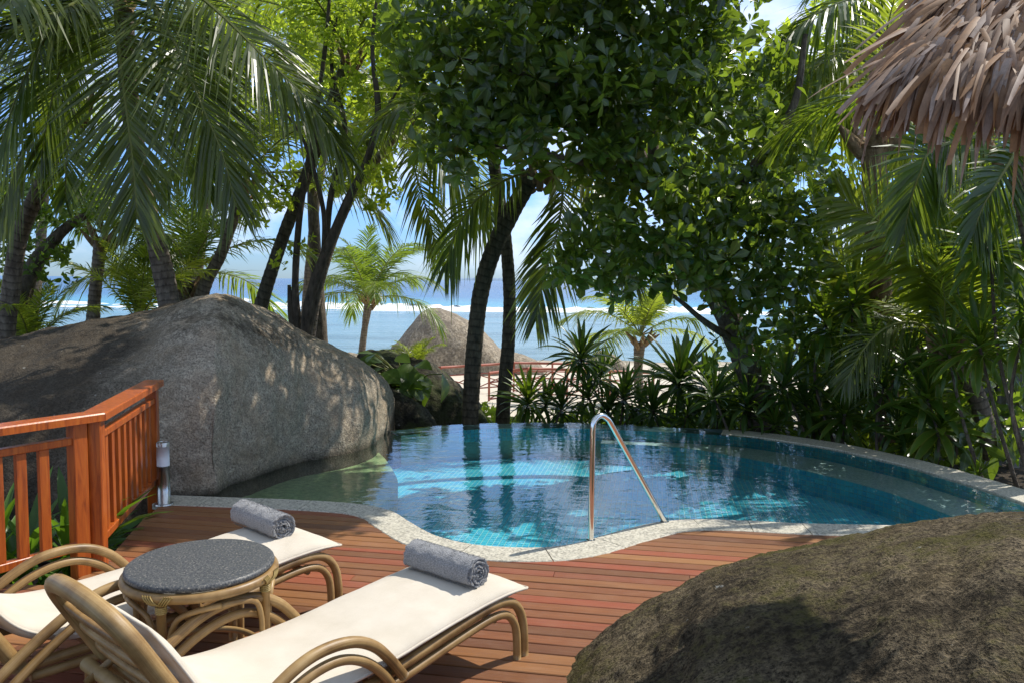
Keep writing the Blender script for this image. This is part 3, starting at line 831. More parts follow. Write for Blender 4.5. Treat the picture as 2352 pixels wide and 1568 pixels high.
tag(b, 'dark mossy boulder sitting on the deck, smooth and low, nearest the camera', 'boulder', 'granite boulders')
beach_sil = [(880, 855), (898, 801), (921, 778), (945, 748), (964, 724), (980, 712.5), (999, 709), (1027, 714), (1069, 731), (1104, 757), (1128, 780), (1147, 801), (1179, 810), (1203, 816), (1233, 829), (1256, 848)]
b = boulder('boulder', beach_sil, [(880, 40), (1000, 38.5), (1256, 40)], [(880, 2.0), (1000, 7.0), (1150, 5), (1256, 1.5)], -2.95, M['granite_far'], 130, 60, power=0.6, amp=0.1, amp2=0.03, freq=0.3, seed=5)
tag(b, 'pale brown humped boulder on the beach behind the red railings', 'boulder', 'granite boulders')
b = boulder('boulder', [(1340, 840), (1357, 819), (1379, 805), (1407, 813), (1425, 825), (1441, 840)], [(1340, 44), (1441, 44)], [(1340, 1), (1390, 4), (1441, 1)], -3.0, M['granite_far'], 50, 30, amp=0.08, freq=0.4, seed=12)
tag(b, 'small rounded boulder on the sand beside the little palm, half hidden by leaves', 'boulder', 'granite boulders')
b = boulder('boulder', [(815, 985), (822, 850), (835, 815), (886, 806), (926, 815), (980, 827), (1004, 842), (1030, 862), (1060, 893), (1086, 919), (1103, 945), (1116, 985)], [(815, 12.4), (900, 12.2), (1116, 12.6)],
            [(815, 1.5), (900, 3.0), (1060, 2.4), (1116, 0.8)], -0.7, M['granite_moss'], 90, 50, power=0.55, amp=0.1, amp2=0.03, freq=0.8, seed=21)
tag(b, 'dark angular rock under the big-leaved plant behind the pool rim', 'boulder', 'granite boulders')
b = boulder('boulder', [(872, 985), (880, 905), (898, 889), (921, 895), (945, 911), (968, 930), (987, 954), (998, 985)], [(872, 11.4), (998, 11.4)], [(872, 0.7), (930, 1.2), (998, 0.5)], -0.6, M['granite_moss'], 60, 40, power=0.6, amp=0.04, amp2=0.015, freq=1.2, seed=31)
tag(b, 'rounded mossy rock squeezed between the largest boulder and the pool rim', 'boulder', 'granite boulders')
b = boulder('boulder', [(742, 850), (760, 820), (790, 808), (830, 812), (850, 832), (858, 860)], [(742, 21), (858, 21)], [(742, 1), (800, 3), (858, 1)], -1.7, M['granite_far'], 40, 30, amp=0.1, freq=0.6, seed=41)
tag(b, 'brown rock top peeping over the right shoulder of the largest boulder', 'boulder', 'granite boulders')

# ================================================================== OBJECTS
def frame3(x, up=(0, 0, 1)):
    x = nrm(x); y = nrm(np.cross(up, x)); z = np.cross(x, y)
    return np.stack([x, y, z], 1)
def bar(p, q, w, h, up=(0, 0, 1), bev=0.004):
    """a squared timber from p to q, w wide and h high"""
    p, q = np.asarray(p, float), np.asarray(q, float)
    return MB().box((p + q) / 2, (np.linalg.norm(q - p) / 2, w / 2, h / 2), frame3(q - p, up), bev=bev)

# ------------------------------------------------------------------ timber railing
RE = Pz(357, 1148, 0.0); RC = np.array([-2.69, 5.08, 0]); RL = np.array([-4.03, 2.97, 0])
def railing():
    r = empty('railing', RC, label='orange varnished timber railing with square balusters at the deck edge', cat='railing')
    z = np.array([0, 0, 1.0])
    W = M['rail_wood']
    for A, B, nb, off0, off1 in ((RC, RE, 9, 0.09, 0.10), (RC, RL, 16, 0.22, 0.10)):
        d = nrm(B - A); L_ = np.linalg.norm(B - A)
        s = np.cross(z, d)
        a2 = A + d * (0.03 if off0 < .2 else 0.13)
        bar(a2 + z * 0.87, B + z * 0.87, 0.062, 0.045).build('mid_rail', W, r, smooth=False)
        bar(a2 + z * 0.185, B + z * 0.185, 0.062, 0.05).build('bottom_rail', W, r, smooth=False)
        for k in range(nb):
            p = A + d * (off0 + 0.04 + (L_ - off0 - off1 - 0.06) * (k + 0.5) / nb)
            MB().box(p + z * 0.5285, (0.03, 0.0175, 0.318), np.stack([d, s, z], 1), bev=0.003).build('baluster', W, r, smooth=False)
        pp = (B - d * 0.04, ) if off0 < .2 else (A + d * 0.115, B - d * 0.04)
        for p in pp:
            MB().box(p + z * 0.34, (0.045, 0.045, 0.64), np.stack([d, s, z], 1), bev=0.005).build('post', W, r, smooth=False)
    d = nrm(RE - RC); s = np.cross(z, d)
    MB().box(RC + z * 0.34, (0.05, 0.05, 0.64), np.stack([d, s, z], 1), bev=0.006).build('post', W, r, smooth=False)
    # handrail boards, mitred over the corner post
    d1, d2 = nrm(RE - RC)[:2], nrm(RL - RC)[:2]
    n1, n2 = np.array([-d1[1], d1[0]]), np.array([d2[1], -d2[0]])
    mit = nrm(n1 + n2); mit = mit / np.dot(mit, n1)
    for E_, dd, nn in ((RE, d1, n1), (RL, d2, n2)):
        w = 0.078; v = []
        for zz, ww in ((0.981, w), (1.024, w), (1.032, w - 0.008)):
            for (c, off) in ((RC[:2], mit), (E_[:2] + dd * 0.05, nn)):
                v += [np.append(c + off * ww, zz), np.append(c - off * ww, zz)]
        v = np.array(v) + np.append(dd * 0.0015, 0)
        f = [[0, 1, 3, 2], [0, 2, 6, 4], [4, 6, 10, 8], [1, 5, 7, 3], [5, 9, 11, 7], [8, 10, 11, 9], [0, 4, 5, 1], [4, 8, 9, 5], [2, 3, 7, 6], [6, 7, 11, 10]]
        MB().add(v, f).build('handrail', W, r, smooth=False)
railing()

# ------------------------------------------------------------------ bollard light
def bollard():
    p = Pz(377, 1157, 0.0)
    b = empty('bollard_light', p, label='short steel bollard light with white lens at the railing end', cat='light')
    c = lambda z: p + np.array([0, 0, z])
    r = 0.052
    MB().tube([c(0.002), c(0.012)], [0.078, 0.074], 20, 2, sm=False).build('base_plate', M['brushed'], b, smooth=False)
    MB().tube([c(0.012), c(0.33)], [r, r], 24, 2, sm=False).build('post', M['brushed'], b)
    MB().tube([c(0.33), c(0.495)], [r - 0.001, r - 0.001], 24, 2, sm=False).build('lens', M['opal'], b)
    MB().tube([c(0.495), c(0.527), c(0.53)], [r, r, r - 0.004], 24, 3, sm=False).build('cap', M['brushed'], b)
bollard()

# ------------------------------------------------------------------ pool handrail
def grab_rail():
    a = Pz(1357, 1240, 0.0); b_ = Pz(1527, 1198, 0.0)
    top = Pd(1362, 985, a[1]); t2 = Pd(1381, 953, a[1] + 0.05); t3 = Pd(1405, 975, a[1] + 0.11)
    e = b_ + (b_ - t3) * 0.08
    g = empty('pool_grab_rail', a, label='bent stainless steel grab rail standing at the pool steps', cat='handrail')
    pts = [a + [0, 0, -0.15], a + [0, 0, 0.2], a * 0.5 + top * 0.5, a * .15 + top * .85, top, Pd(1366, 964, a[1] + .01), t2, Pd(1395, 961, a[1] + .085), t3, t3 * 0.6 + b_ * 0.4, t3 * .2 + b_ * .8, e]
    MB().tube(pts, 0.0215, 16, 90).build('tube', M['steel'], g)
    for q in (a, b_):
        MB().tube([q + [0, 0, -0.012], q + [0, 0, 0.008]], [0.04, 0.034], 16, 2, sm=False).build('flange', M['steel'], g)
grab_rail()

# ------------------------------------------------------------------ loungers
def lounger(loc, rz, label, bulge=0.0):
    r = empty('sun_lounger', loc, rz, label, 'sun lounger', 'rattan sun loungers on the deck')
    # local frame: +x from the foot to the head, +y across, z up
    prof = np.array([[-0.04, 0.35], [0.08, 0.368], [0.25, 0.37], [0.45, 0.362], [0.65, 0.348], [0.9, 0.325], [1.15, 0.312], [1.36, 0.315], [1.47, 0.333], [1.59, 0.38], [1.69, 0.475], [1.785, 0.63], [1.86, 0.755]])
    nc = 90; c = catmull(prof, nc); T = nrm(np.gradient(c, axis=0)); N = np.stack([-T[:, 1], T[:, 0]], 1)
    s = np.linspace(0, 1, nc); m_ = 34; y = np.sin(np.linspace(-1, 1, m_) * np.pi / 2) * 1.0
    W = 0.315 * (1 - 0.02 * np.sin(s * 9)) * np.where(s < 0.06, 0.975 + 0.025 * s / 0.06, 1) * np.interp(s, [0.70, 0.80, 0.95, 1], [1, 0.88, 0.84, 0.74])
    ed = np.clip(np.minimum(s / 0.075, (1 - s) / 0.05), 0, 1) ** 0.5
    th = (0.049 - 0.016 * np.clip((s - 0.76) / 0.1, 0, 1))[:, None] * ed[:, None] * np.clip(1 - np.abs(y[None]) ** 4.5, 0, 1) ** 0.5
    lump = fbm(np.stack([s.repeat(m_) * 6, np.tile(y, nc) * 2, np.zeros(nc * m_)], 1), 1.0, 3, 1.5 + bulge).reshape(nc, m_) * 0.006
    # corners of the pad turn up a little, the edge seam sags between them
    sag = -0.012 * np.abs(y[None]) ** 3 * np.sin(np.clip(s, 0, 0.72) / 0.72 * np.pi)[:, None]
    def surf(sign):
        h = sign * th + (lump if sign > 0 else 0) * ed[:, None] + sag
        return np.stack([c[:, None, 0] + N[:, None, 0] * h, y[None] * W[:, None] + 0 * h, c[:, None, 1] + N[:, None, 1] * h], -1)
    top, bot = surf(1), surf(-1)
    cu = MB().grid(top).grid(bot[:, ::-1]).build('cushion', M['fabric'], r, local=True)
    per = np.vstack([top[:, 0], top[-1, 1:], top[::-1, -1], top[0, ::-1][1:]])
    per = (per + np.vstack([bot[:, 0], bot[-1, 1:], bot[::-1, -1], bot[0, ::-1][1:]])) / 2
    MB().tube(catmull(per[::3], 240), 0.0065, 6, sm=False, cap=False).build('piping', M['fabric'], cu, local=True)
    R_ = M['rattan']
    for sy in (-1, 1):
        yy = 0.292 * sy
        side = np.array([[-0.03, 0], [-0.025, 0.12], [-0.005, 0.215], [0.05, 0.29], [0.14, 0.326], [0.28, 0.326], [0.5, 0.30], [0.83, 0.255], [1.1, 0.232], [1.35, 0.235], [1.6, 0.24]])
        inn = np.array([[0.025, 0], [0.03, 0.11], [0.045, 0.18], [0.09, 0.24], [0.16, 0.268], [0.28, 0.268], [0.5, 0.243], [0.83, 0.198], [1.1, 0.176], [1.35, 0.18], [1.6, 0.188]])
        for q, rad in ((side, 0.0235), (inn, 0.021)):
            MB().tube(np.stack([q[:, 0], np.full(len(q), yy), q[:, 1]], 1), rad, 12, 60, attr='ang').build('side_rail', R_, r, local=True, attr='ang')
        ya = yy + 0.047 * sy
        arm = np.array([[0.84, 0.24], [0.92, 0.345], [1.0, 0.425], [1.1, 0.478], [1.22, 0.497], [1.34, 0.483], [1.47, 0.425], [1.66, 0.30], [1.86, 0.135], [1.98, 0.0]])
        arm2 = np.array([[0.90, 0.22], [0.96, 0.30], [1.04, 0.372], [1.13, 0.418], [1.22, 0.432], [1.33, 0.415], [1.45, 0.362], [1.62, 0.245], [1.79, 0.10], [1.88, 0.0]])
        for q, rad in ((arm, 0.0235), (arm2, 0.021)):
            MB().tube(np.stack([q[:, 0], np.full(len(q), ya), q[:, 1]], 1), rad, 12, 60, attr='ang').build('arm_pole', R_, r, local=True, attr='ang')
    # backrest: bent hoop with cross slats
    tb = np.array([0.50, 0.866]); nb = np.array([-0.866, 0.50])       # up the back, and out of its front
    h0 = np.array([1.635, 0.235])
    def B(u_, y_, o=0.0): q = h0 + tb * u_ - nb * o; return np.array([q[0], y_, q[1]])
    hoop = [B(0, -0.275), B(0.25, -0.28), B(0.48, -0.28), B(0.62, -0.262), B(0.70, -0.18), B(0.725, 0), B(0.70, 0.18), B(0.62, 0.262), B(0.48, 0.28), B(0.25, 0.28), B(0, 0.275)]
    MB().tube(hoop, 0.033, 12, 80, attr='ang').build('backrest_frame', R_, r, local=True, attr='ang')
    for k in range(6):
        u_ = 0.05 + 0.105 * k
        MB().tube([B(u_, -0.26), B(u_, -0.2, .012), B(u_, 0, 0.016), B(u_, 0.2, .012), B(u_, 0.26)], 0.0135, 8, 16).build('slat', R_, r, local=True)
    for k in range(7):
        x_ = 0.2 + 0.19 * k; zz = np.interp(x_, [0.14, 0.28, 0.5, 0.83, 1.1, 1.4], [0.316, 0.316, 0.29, 0.245, 0.222, 0.226])
        MB().tube([[x_, -0.285, zz], [x_, 0.285, zz]], 0.012, 8, 2, sm=False).build('slat', R_, r, local=True)
    MB().tube([[0.16, -0.26, 0.235], [0.16, 0.26, 0.235]], 0.018, 10, 2, sm=False).build('crossbar', R_, r, local=True)
    MB().tube([[1.84, -0.31, 0.455], [1.84, 0.31, 0.455]], 0.026, 12, 2, sm=False).build('crossbar', R_, r, local=True)
    for sy in (-1, 1):
        MB().tube([[1.84, 0.285 * sy, 0.44], [1.84, 0.285 * sy, 0.0]], 0.018, 10, 2, sm=False).build('support_leg', R_, r, local=True)
        MB().tube([B(0.30, 0.2 * sy, -0.01), B(0.30, 0.2 * sy, 0.12)], 0.015, 8, 2, sm=False).build('prop', R_, r, local=True)
    return r
LA = math.atan2(-0.77, -0.64)
lg = lounger((-0.167, 4.10, 0), LA, 'cream cushioned rattan lounger in the sun, its slatted back nearest the camera')
lg2 = copy_tree(lg)
lg2.location = (-1.24, 4.69, 0.012)
lg2['label'] = 'cream cushioned rattan lounger beside the railing, half hidden behind the stone-topped table'

# ------------------------------------------------------------------ rolled towels
def towel(center, axis, label, seed, ry=0.0):
    th = np.linspace(0, 2 * np.pi * 4.2, 150)
    R0, R1 = 0.008, 0.074
    rr = R0 + (R1 - R0) * (th / th[-1]) ** 0.95
    rs = np.random.default_rng(seed)
    nl = 44; Lh = 0.222
    e = 0.0068
    def sheet(r_): return np.stack([np.cos(th + 2.4) * r_, np.sin(th + 2.4) * r_], 1)
    o, i = sheet(rr + e), sheet(rr - e)
    ring = np.vstack([o, i[::-1]])
    nr = len(ring)
    t = np.linspace(-1, 1, nl)
    g = np.zeros((nl, nr, 3))
    g[:, :, 1] = ring[None, :, 0]; g[:, :, 2] = np.clip(ring[None, :, 1], -0.0765, 1)
    endw = 0.006 * np.sin(np.linspace(0, 14, nr) + seed) + 0.004 * rs.standard_normal(nr)
    g[:, :, 0] = t[:, None] * Lh + np.sign(t)[:, None] * np.abs(t[:, None]) ** 6 * endw[None]
    # soft, uneven outside: round off the mouth of each turn and crumple a little
    P = g.reshape(-1, 3)
    nz = fbm(P, 22, 3, seed).reshape(nl, nr) * 0.0042 + fbm(P, 120, 2, seed + 4).reshape(nl, nr) * 0.0022
    rad = np.sqrt(g[..., 1] ** 2 + g[..., 2] ** 2) + 1e-6
    g[..., 1] += g[..., 1] / rad * nz; g[..., 2] += g[..., 2] / rad * nz
    mb = MB().grid(g, close_v=True)
    half = nr // 2
    for row, fl in ((0, 0), (nl - 1, 1)):
        lip = g[row].copy(); lip[:, 0] += (-1 if row == 0 else 1) * 0.0045
        mid = (lip[:half] + lip[::-1][:half]) / 2
        v = np.stack([g[row][:half], mid * 1.0, g[row][::-1][:half]], 1)
        mb.grid(v if fl else v[:, ::-1])
    # terry loops standing proud of the outer turn
    n = 9000
    a = rs.uniform(0, 2 * np.pi, n); x_ = rs.uniform(-Lh, Lh, n)
    rO = 0.0808 - 0.006 * ((a - 2.4 - 2 * np.pi * 0.2) % (2 * np.pi)) / 6.28
    zc = np.sin(a) * rO; ok = zc > -0.072; a, x_, rO = a[ok], x_[ok], rO[ok]
    n = len(a)
    c0 = np.stack([x_, np.cos(a) * rO, np.sin(a) * rO], 1); nn = np.stack([0 * a, np.cos(a), np.sin(a)], 1)
    d1 = nrm(rs.standard_normal((n, 3))) * 0.0017
    tipp = c0 + nn * rs.uniform(0.001, 0.0038, (n, 1)) + nrm(rs.standard_normal((n, 3))) * 0.0014
    v = np.stack([c0 - d1 - nn * .001, c0 + d1 - nn * .001, tipp], 1).reshape(-1, 3)
    f = np.arange(n * 3).reshape(-1, 3); f = np.column_stack([f, f[:, 2]])
    mb.add(v, f)
    o_ = mb.build('rolled_towel', M['towel'], None, local=True)
    o_.location = center; o_.rotation_euler = (0, ry, axis)
    tag(o_, label, 'towel', 'rolled towels on the loungers')
BA = math.atan2(-0.64, 0.77)
towel((-0.325, 3.92, 0.479), BA + 0.02, 'grey towel rolled up on the lounger cushion nearest the camera', 3, 0.0)
towel((-1.455, 4.585, 0.491), BA - 0.03, 'grey towel rolled up on the lounger beside the railing, partly shaded', 8, 0.0)

# ------------------------------------------------------------------ side table
def table():
    p = np.array([-1.405, 3.535, 0.0]); R = 0.322; H = 0.62
    t = empty('side_table', p, label='round rattan side table with dark speckled granite top between the loungers', cat='table')
    n = 72; th = np.linspace(0, 2 * np.pi, n, endpoint=False)
    prof = [(0.0, H - 0.031), (R - 0.012, H - 0.031), (R - 0.003, H - 0.026), (R, H - 0.017), (R - 0.003, H - 0.007), (R - 0.01, H - 0.001), (R - 0.02, H), (0.0, H)]
    g = np.array([[[np.cos(a) * r_ + p[0], np.sin(a) * r_ + p[1], z] for a in th] for r_, z in prof])
    MB().grid(g, close_v=True).build('stone_top', M['table_stone'], t)
    def ring(rad, z, r_, name):
        c = np.stack([p[0] + np.cos(th) * rad, p[1] + np.sin(th) * rad, np.full(n, z)], 1)
        ph = np.linspace(0, 2 * np.pi, 12, endpoint=False)
        rd = np.stack([np.cos(th), np.sin(th), 0 * th], 1)
        gg = c[:, None] + r_ * (np.cos(ph)[None, :, None] * rd[:, None] + np.sin(ph)[None, :, None] * np.array([0, 0, 1.0]))
        MB().grid(gg, close_u=True, close_v=True).build(name, M['rattan'], t)
    ring(R - 0.004, H - 0.052, 0.022, 'rim')
    ring(R - 0.075, 0.19, 0.014, 'lower_ring')
    angs = [math.radians(a) for a in (-99, -9, 81, 171)]
    for a in angs:
        d = np.array([math.cos(a), math.sin(a), 0]); tg = np.array([-d[1], d[0], 0])
        q = p + d * (R - 0.012)
        MB().tube([q + [0, 0, H - 0.06], q + [0, 0, 0.0]], 0.0195, 12, 2, sm=False).build('leg', M['rattan'], t)
        mb = MB()
        for k in range(4):
            z = H - 0.09 - 0.008 * k
            mb.tube([q + np.array([math.cos(w) * 0.0215, math.sin(w) * 0.0215, z - H + H]) for w in np.linspace(0, 2 * np.pi, 13)], 0.004, 5, sm=False, cap=False)
        for sg in (-1, 1):
            for k in range(4):
                z0 = H - 0.052; off = 0.02 + 0.011 * k
                pts = []
                for w in np.linspace(-0.7, 2.2, 9):
                    pts.append(p + d * (R - 0.004 + math.cos(w) * 0.0255) + tg * sg * (off - 0.02 * w) + [0, 0, z0 - math.sin(w) * 0.0275])
                mb.tube(pts, 0.0035, 5, sm=False)
        mb.build('binding', M['binding'], t)
        for sg in (-1, 1):
            pts = []
            for (w, z) in ((0.09, 0.10), (0.095, 0.3), (0.12, 0.40), (0.22, 0.475), (0.42, 0.505), (0.62, 0.515), (0.7853, 0.516)):
                w2 = a + sg * w
                pts.append(p + np.array([math.cos(w2), math.sin(w2), 0]) * (R - 0.012) + [0, 0, z])
            MB().tube(pts, 0.0125, 10, 26).build('brace', M['rattan'], t)
table()

# ------------------------------------------------------------------ red railings on the beach ramp
def ramp_rail(pxs, hs, label, dens=1):
    """pxs: (u, base v, distance) of the posts"""
    P = np.array([Pd(u, v, d) for u, v, d in pxs])
    r = empty('ramp_railing', P[0], label=label, cat='railing', group='red tube railings on the beach ramp')
    z = np.array([0, 0, 1.0])
    for p in P:
        MB().tube([p - z * 0.3, p + z * hs], 0.036, 8, 2, sm=False).build('post', M['red_paint'], r)
    for i in range(len(P) - 1):
        a, b_ = P[i], P[i + 1]
        MB().tube([a + z * hs, b_ + z * hs], 0.045, 8, 2, sm=False).build('top_rail', M['red_paint'], r)
        MB().tube([a + z * hs * .68, b_ + z * hs * .68], 0.026, 6, 2, sm=False).build('mid_rail', M['red_paint'], r)
        MB().tube([a + z * hs * .12, b_ + z * hs * .12], 0.026, 6, 2, sm=False).build('bottom_rail', M['red_paint'], r)
        MB().tube([a + z * hs * .13, b_ + z * hs * .66], 0.021, 6, 2, sm=False).build('brace', M['red_paint'], r)
        MB().tube([a + z * hs * .66, b_ + z * hs * .13], 0.021, 6, 2, sm=False).build('brace', M['red_paint'], r)
ramp_rail([(940, 912, 27.0), (1012, 904, 27.6), (1095, 898, 28.2), (1180, 891, 28.8), (1268, 892, 29.0), (1350, 893, 29.2)], 0.93, 'red tube railing along the far side of the sandy ramp')
ramp_rail([(1123, 924, 24.4), (1211, 912, 25.0), (1302, 914, 25.2), (1400, 917, 25.4), (1500, 920, 25.6)], 0.92, 'red tube railing along the near side of the sandy ramp, behind the spiky plants')

# ------------------------------------------------------------------ thatched roof
def thatch_roof():
    EL, ER = Pd(2045, 145, 3.75), Pd(2480, 170, 3.3)
    TL, TR = Pd(2215, -130, 4.35), Pd(2560, -170, 4.05)
    def S(a, b_): return (EL * (1 - a) + ER * a) * (1 - b_) + (TL * (1 - a) + TR * a) * b_
    r = empty('thatched_roof', S(0.5, 0.0), label='corner of a thatched roof with shaggy brown palm leaf strips', cat='roof')
    g = np.array([[S(a, b_) for b_ in np.linspace(0.02, 1.35, 12)] for a in np.linspace(0.02, 1.15, 14)])
    N = nrm(np.cross(S(1, 0) - S(0, 0), S(0, 1) - S(0, 0)))
    if N[2] < 0: N = -N
    lo = g - N * 0.13; up = g - N * 0.03
    mb = MB().grid(up).grid(lo[:, ::-1])
    for a, b_ in ((up[0], lo[0]), (up[-1], lo[-1]), (up[:, 0], lo[:, 0]), (up[:, -1], lo[:, -1])): mb.grid(np.stack([a, b_], 1))
    mb.build('thatch_bed', M['roof_core'], r, smooth=False)
    for k in range(7):      # woven matting under the upper courses, strip by strip
        a0 = S(0.62, 0.36 - 0.028 * k) + N * 0.02; a1 = S(1.1, 0.36 - 0.028 * k) + N * 0.02
        bar(a0, a1, 0.004, 0.034, bev=0).build('mat_strip', M['weave'], r, smooth=False)
    strips = []
    rs = np.random.default_rng(5)
    down = nrm(S(0.5, 0) - S(0.5, 1)); along = nrm(S(1, 0) - S(0, 0))
    def strip(a, b_, ln, wd, swing, lift, droop, tw):
        o = S(a, b_) + N * rs.uniform(-0.01, 0.05)
        hip = max(0, 1 - a / 0.5)
        d = nrm(down + along * (swing - 0.55 * hip) + N * lift)
        n = 6; pts = [o]
        for i in range(1, n):
            d = nrm(d + np.array([0, 0, -1]) * droop / n)
            pts.append(pts[-1] + d * ln / (n - 1))
        pts = np.array(pts)
        T = nrm(np.gradient(pts, axis=0))
        w0 = nrm(np.cross(T, N + 0.3 * rs.standard_normal(3)))
        ww = wd * np.array([0.8, 1.0, 1.0, 1.0, 0.95, rs.choice([0.1, 0.6, 0.9])])
        tws = np.linspace(0, tw, n)
        nn = nrm(np.cross(w0, T))
        wv = w0 * np.cos(tws)[:, None] + nn * np.sin(tws)[:, None]
        L_ = pts - wv * ww[:, None] / 2; R_ = pts + wv * ww[:, None] / 2; mid = pts + np.cross(wv, T) * ww[:, None] * 0.12
        return np.stack([L_, mid, R_], 1)
    for row in range(22):
        b_ = row / 21 * 1.25
        for k in range(48):
            a = (k + rs.uniform(0, 1)) / 48 * 1.16
            if rs.random() < 0.08: continue
            strips.append((b_, strip(a, b_ + rs.uniform(-0.03, 0.03), rs.uniform(0.26, 0.5), rs.uniform(0.013, 0.038), rs.normal(0, 0.22), rs.uniform(-0.1, 0.22), rs.uniform(0.2, 1.5), rs.normal(0, 0.8))))
    for k in range(340):    # the ragged fringe at the eaves
        a = rs.uniform(0, 1.15)
        strips.append((-0.1, strip(a, rs.uniform(-0.02, 0.12), rs.uniform(0.2, 0.40) * (1.5 if rs.random() < 0.1 else 1), rs.uniform(0.014, 0.04), rs.normal(0, 0.12), rs.uniform(-0.35, 0.0), rs.uniform(1.2, 3.2), rs.normal(0, 0.9))))
    strips.sort(key=lambda t: t[0])
    at = np.tile([0.0, 0.5, 1.0], 6)
    rest = MB()
    vis = 0
    for i, (b_, g) in enumerate(strips):
        pu, pv = proj_u(g[3, 1]), proj_v(g[3, 1])
        if vis < 300 and 0 < pu < 2352 and -20 < pv < 1568:
            vis += 1
            MB().grid(g, attr=at).build('strip', M['thatch'], r, origin=g[0, 1], attr='mid')
        else: rest.grid(g, attr=at)
    rest.build('strip_layer', M['thatch'], r, attr='mid', kind='stuff')
thatch_roof()

# ================================================================== VEGETATION
# sunlit openings: the gaps between the crowns through which the sun reaches the deck, the loungers and the near rim
LIT = [[(40, 1330), (300, 1285), (480, 1205), (640, 1215), (800, 1165), (880, 1165), (1000, 1130), (1200, 1110), (1500, 1130), (1800, 1190), (2050, 1212), (1900, 1262), (2352, 1172), (2352, 1330), (1500, 1420), (1320, 1700), (-100, 1800)]]
LIT = [plan(p, 0.2) for p in LIT]
BIG = []
POOL_SUN = plan([(880, 1165), (960, 1035), (1650, 1030), (1950, 1120), (1950, 1200), (1500, 1195), (1340, 1245), (1170, 1256), (1000, 1228)], -0.4)
def in_gap(p):
    t = (p[:, 2] - 0.2) / SUN_DIR[2]
    q = p - SUN_DIR * t[:, None]
    r = np.zeros(len(p), bool)
    for poly in LIT: r |= inside(poly, q[:, :2])
    q0 = p - SUN_DIR * ((p[:, 2] + 0.4) / SUN_DIR[2])[:, None]
    w = inside(POOL_SUN, q0[:, :2]) & (p[:, 2] > 3.0)
    if w.any():
        i = np.where(w)[0]
        r[i] |= np.array([mnoise.noise(Vector((x * 2.1, y * 3.0, 3.3))) for x, y in q0[i, :2]]) > 0.23
    r &= p[:, 2] > 0.9
    for c, rad in SHAFTS + BIG:       # single chinks that let a fleck of sun through
        w = p - c; k = w @ SUN_DIR
        r |= (k > 0.6) & (np.linalg.norm(w - k[:, None] * SUN_DIR, axis=1) < rad * 0.75)
    return r
SHAFTS = [(Pz(u, v, -0.4), r) for u, v, r in ((1060, 1110, .2), (1190, 1098, .16), (1240, 1205, .3), (1110, 1225, .26), (1440, 1090, .22), (1340, 1170, .2), (1330, 1245, .25), (1860, 1125, .1), (700, 1130, .18), (840, 1080, .16))]
SHAFTS += [(Pd(u, v, d), r) for u, v, d, r in ((425, 855, 8.3, .12), (380, 872, 8.3, .2), (455, 925, 8.0, .16), (505, 930, 8.0, .14), (520, 985, 7.8, .12), (568, 1000, 7.9, .13), (492, 1045, 7.5, .12), (630, 790, 8.9, .1), (420, 780, 8.8, .16), (330, 790, 8.8, .25), (250, 760, 8.6, .3), (180, 800, 8.2, .3),
           (885, 930, 9.9, .14), (890, 970, 9.9, .1), (560, 720, 8.8, .1), (300, 920, 7.8, .14), (377, 1050, 6.85, .2))]

def leaf_template(L=1.0, W=0.5, n=6, fold=0.22, curl=0.2, shape='obovate'):
    t = np.linspace(0, 1, n)
    prof = {'obovate': np.interp(t, [0, .12, .35, .65, .82, .94, 1], [.04, .07, .5, .98, 1, .62, .0]),
            'ovate': np.interp(t, [0, .1, .3, .5, .75, 1], [.04, .5, 1, .95, .55, .0]),
            'strap': np.interp(t, [0, .08, .3, .6, .85, 1], [.55, .6, 1, .95, .55, .0])}[shape]
    x = prof * W / 2
    z = -curl * t ** 2
    v = np.zeros((n, 3, 3))
    v[:, 0, 0] = -x; v[:, 2, 0] = x
    v[:, :, 1] = (t * L)[:, None]
    v[:, :, 2] = z[:, None]; v[:, 0, 2] += fold * x; v[:, 2, 2] += fold * x
    f = []
    for i in range(n - 1):
        for j in range(2): f.append([i * 3 + j, i * 3 + j + 1, i * 3 + j + 4, i * 3 + j + 3])
    a = np.tile([1.0, 0.0, 1.0], n)
    return v.reshape(-1, 3), np.array(f), a
def basis(d, nrm_):
    """columns x, y(=d), z for leaves along d with faces towards nrm_"""
    y = nrm(d); x = nrm(np.cross(y, nrm_)); z = np.cross(x, y)
    return np.stack([x, y, z], -1)
def leaf_mb(mb, tmpl, o, d, n_, sc, mat=0):
    v, f, a = tmpl
    B = basis(d, n_)
    P = o[:, None] + np.einsum('nij,kj->nki', B, v) * sc[:, None, None]
    k = len(v)
    F_ = (f[None] + (np.arange(len(o)) * k)[:, None, None]).reshape(-1, 4)
    mb.add(P.reshape(-1, 3), F_, mat, np.tile(a, len(o)))
def rand_dirs(n, rs): return nrm(rs.standard_normal((n, 3)))

def blob_pts(blobs, n, rs):
    w = np.array([b[2] * b[3] * (b[6] if len(b) > 6 else 1.0) for b in blobs], float); w /= w.sum()
    idx = rs.choice(len(blobs), n, p=w)
    B = np.array([b[:6] for b in blobs], float)[idx]
    r = np.sqrt(rs.uniform(0, 1, n)); th = rs.uniform(0, 2 * np.pi, n)
    u = B[:, 0] + r * np.cos(th) * B[:, 2]; v = B[:, 1] + r * np.sin(th) * B[:, 3]
    mid = (B[:, 4] + B[:, 5]) / 2; hd = (B[:, 5] - B[:, 4]) / 2
    d = mid + hd * rs.uniform(-1, 1, n) * np.sqrt(np.clip(1 - 0.6 * r ** 2, 0, 1))
    return Pd(u, v, d)

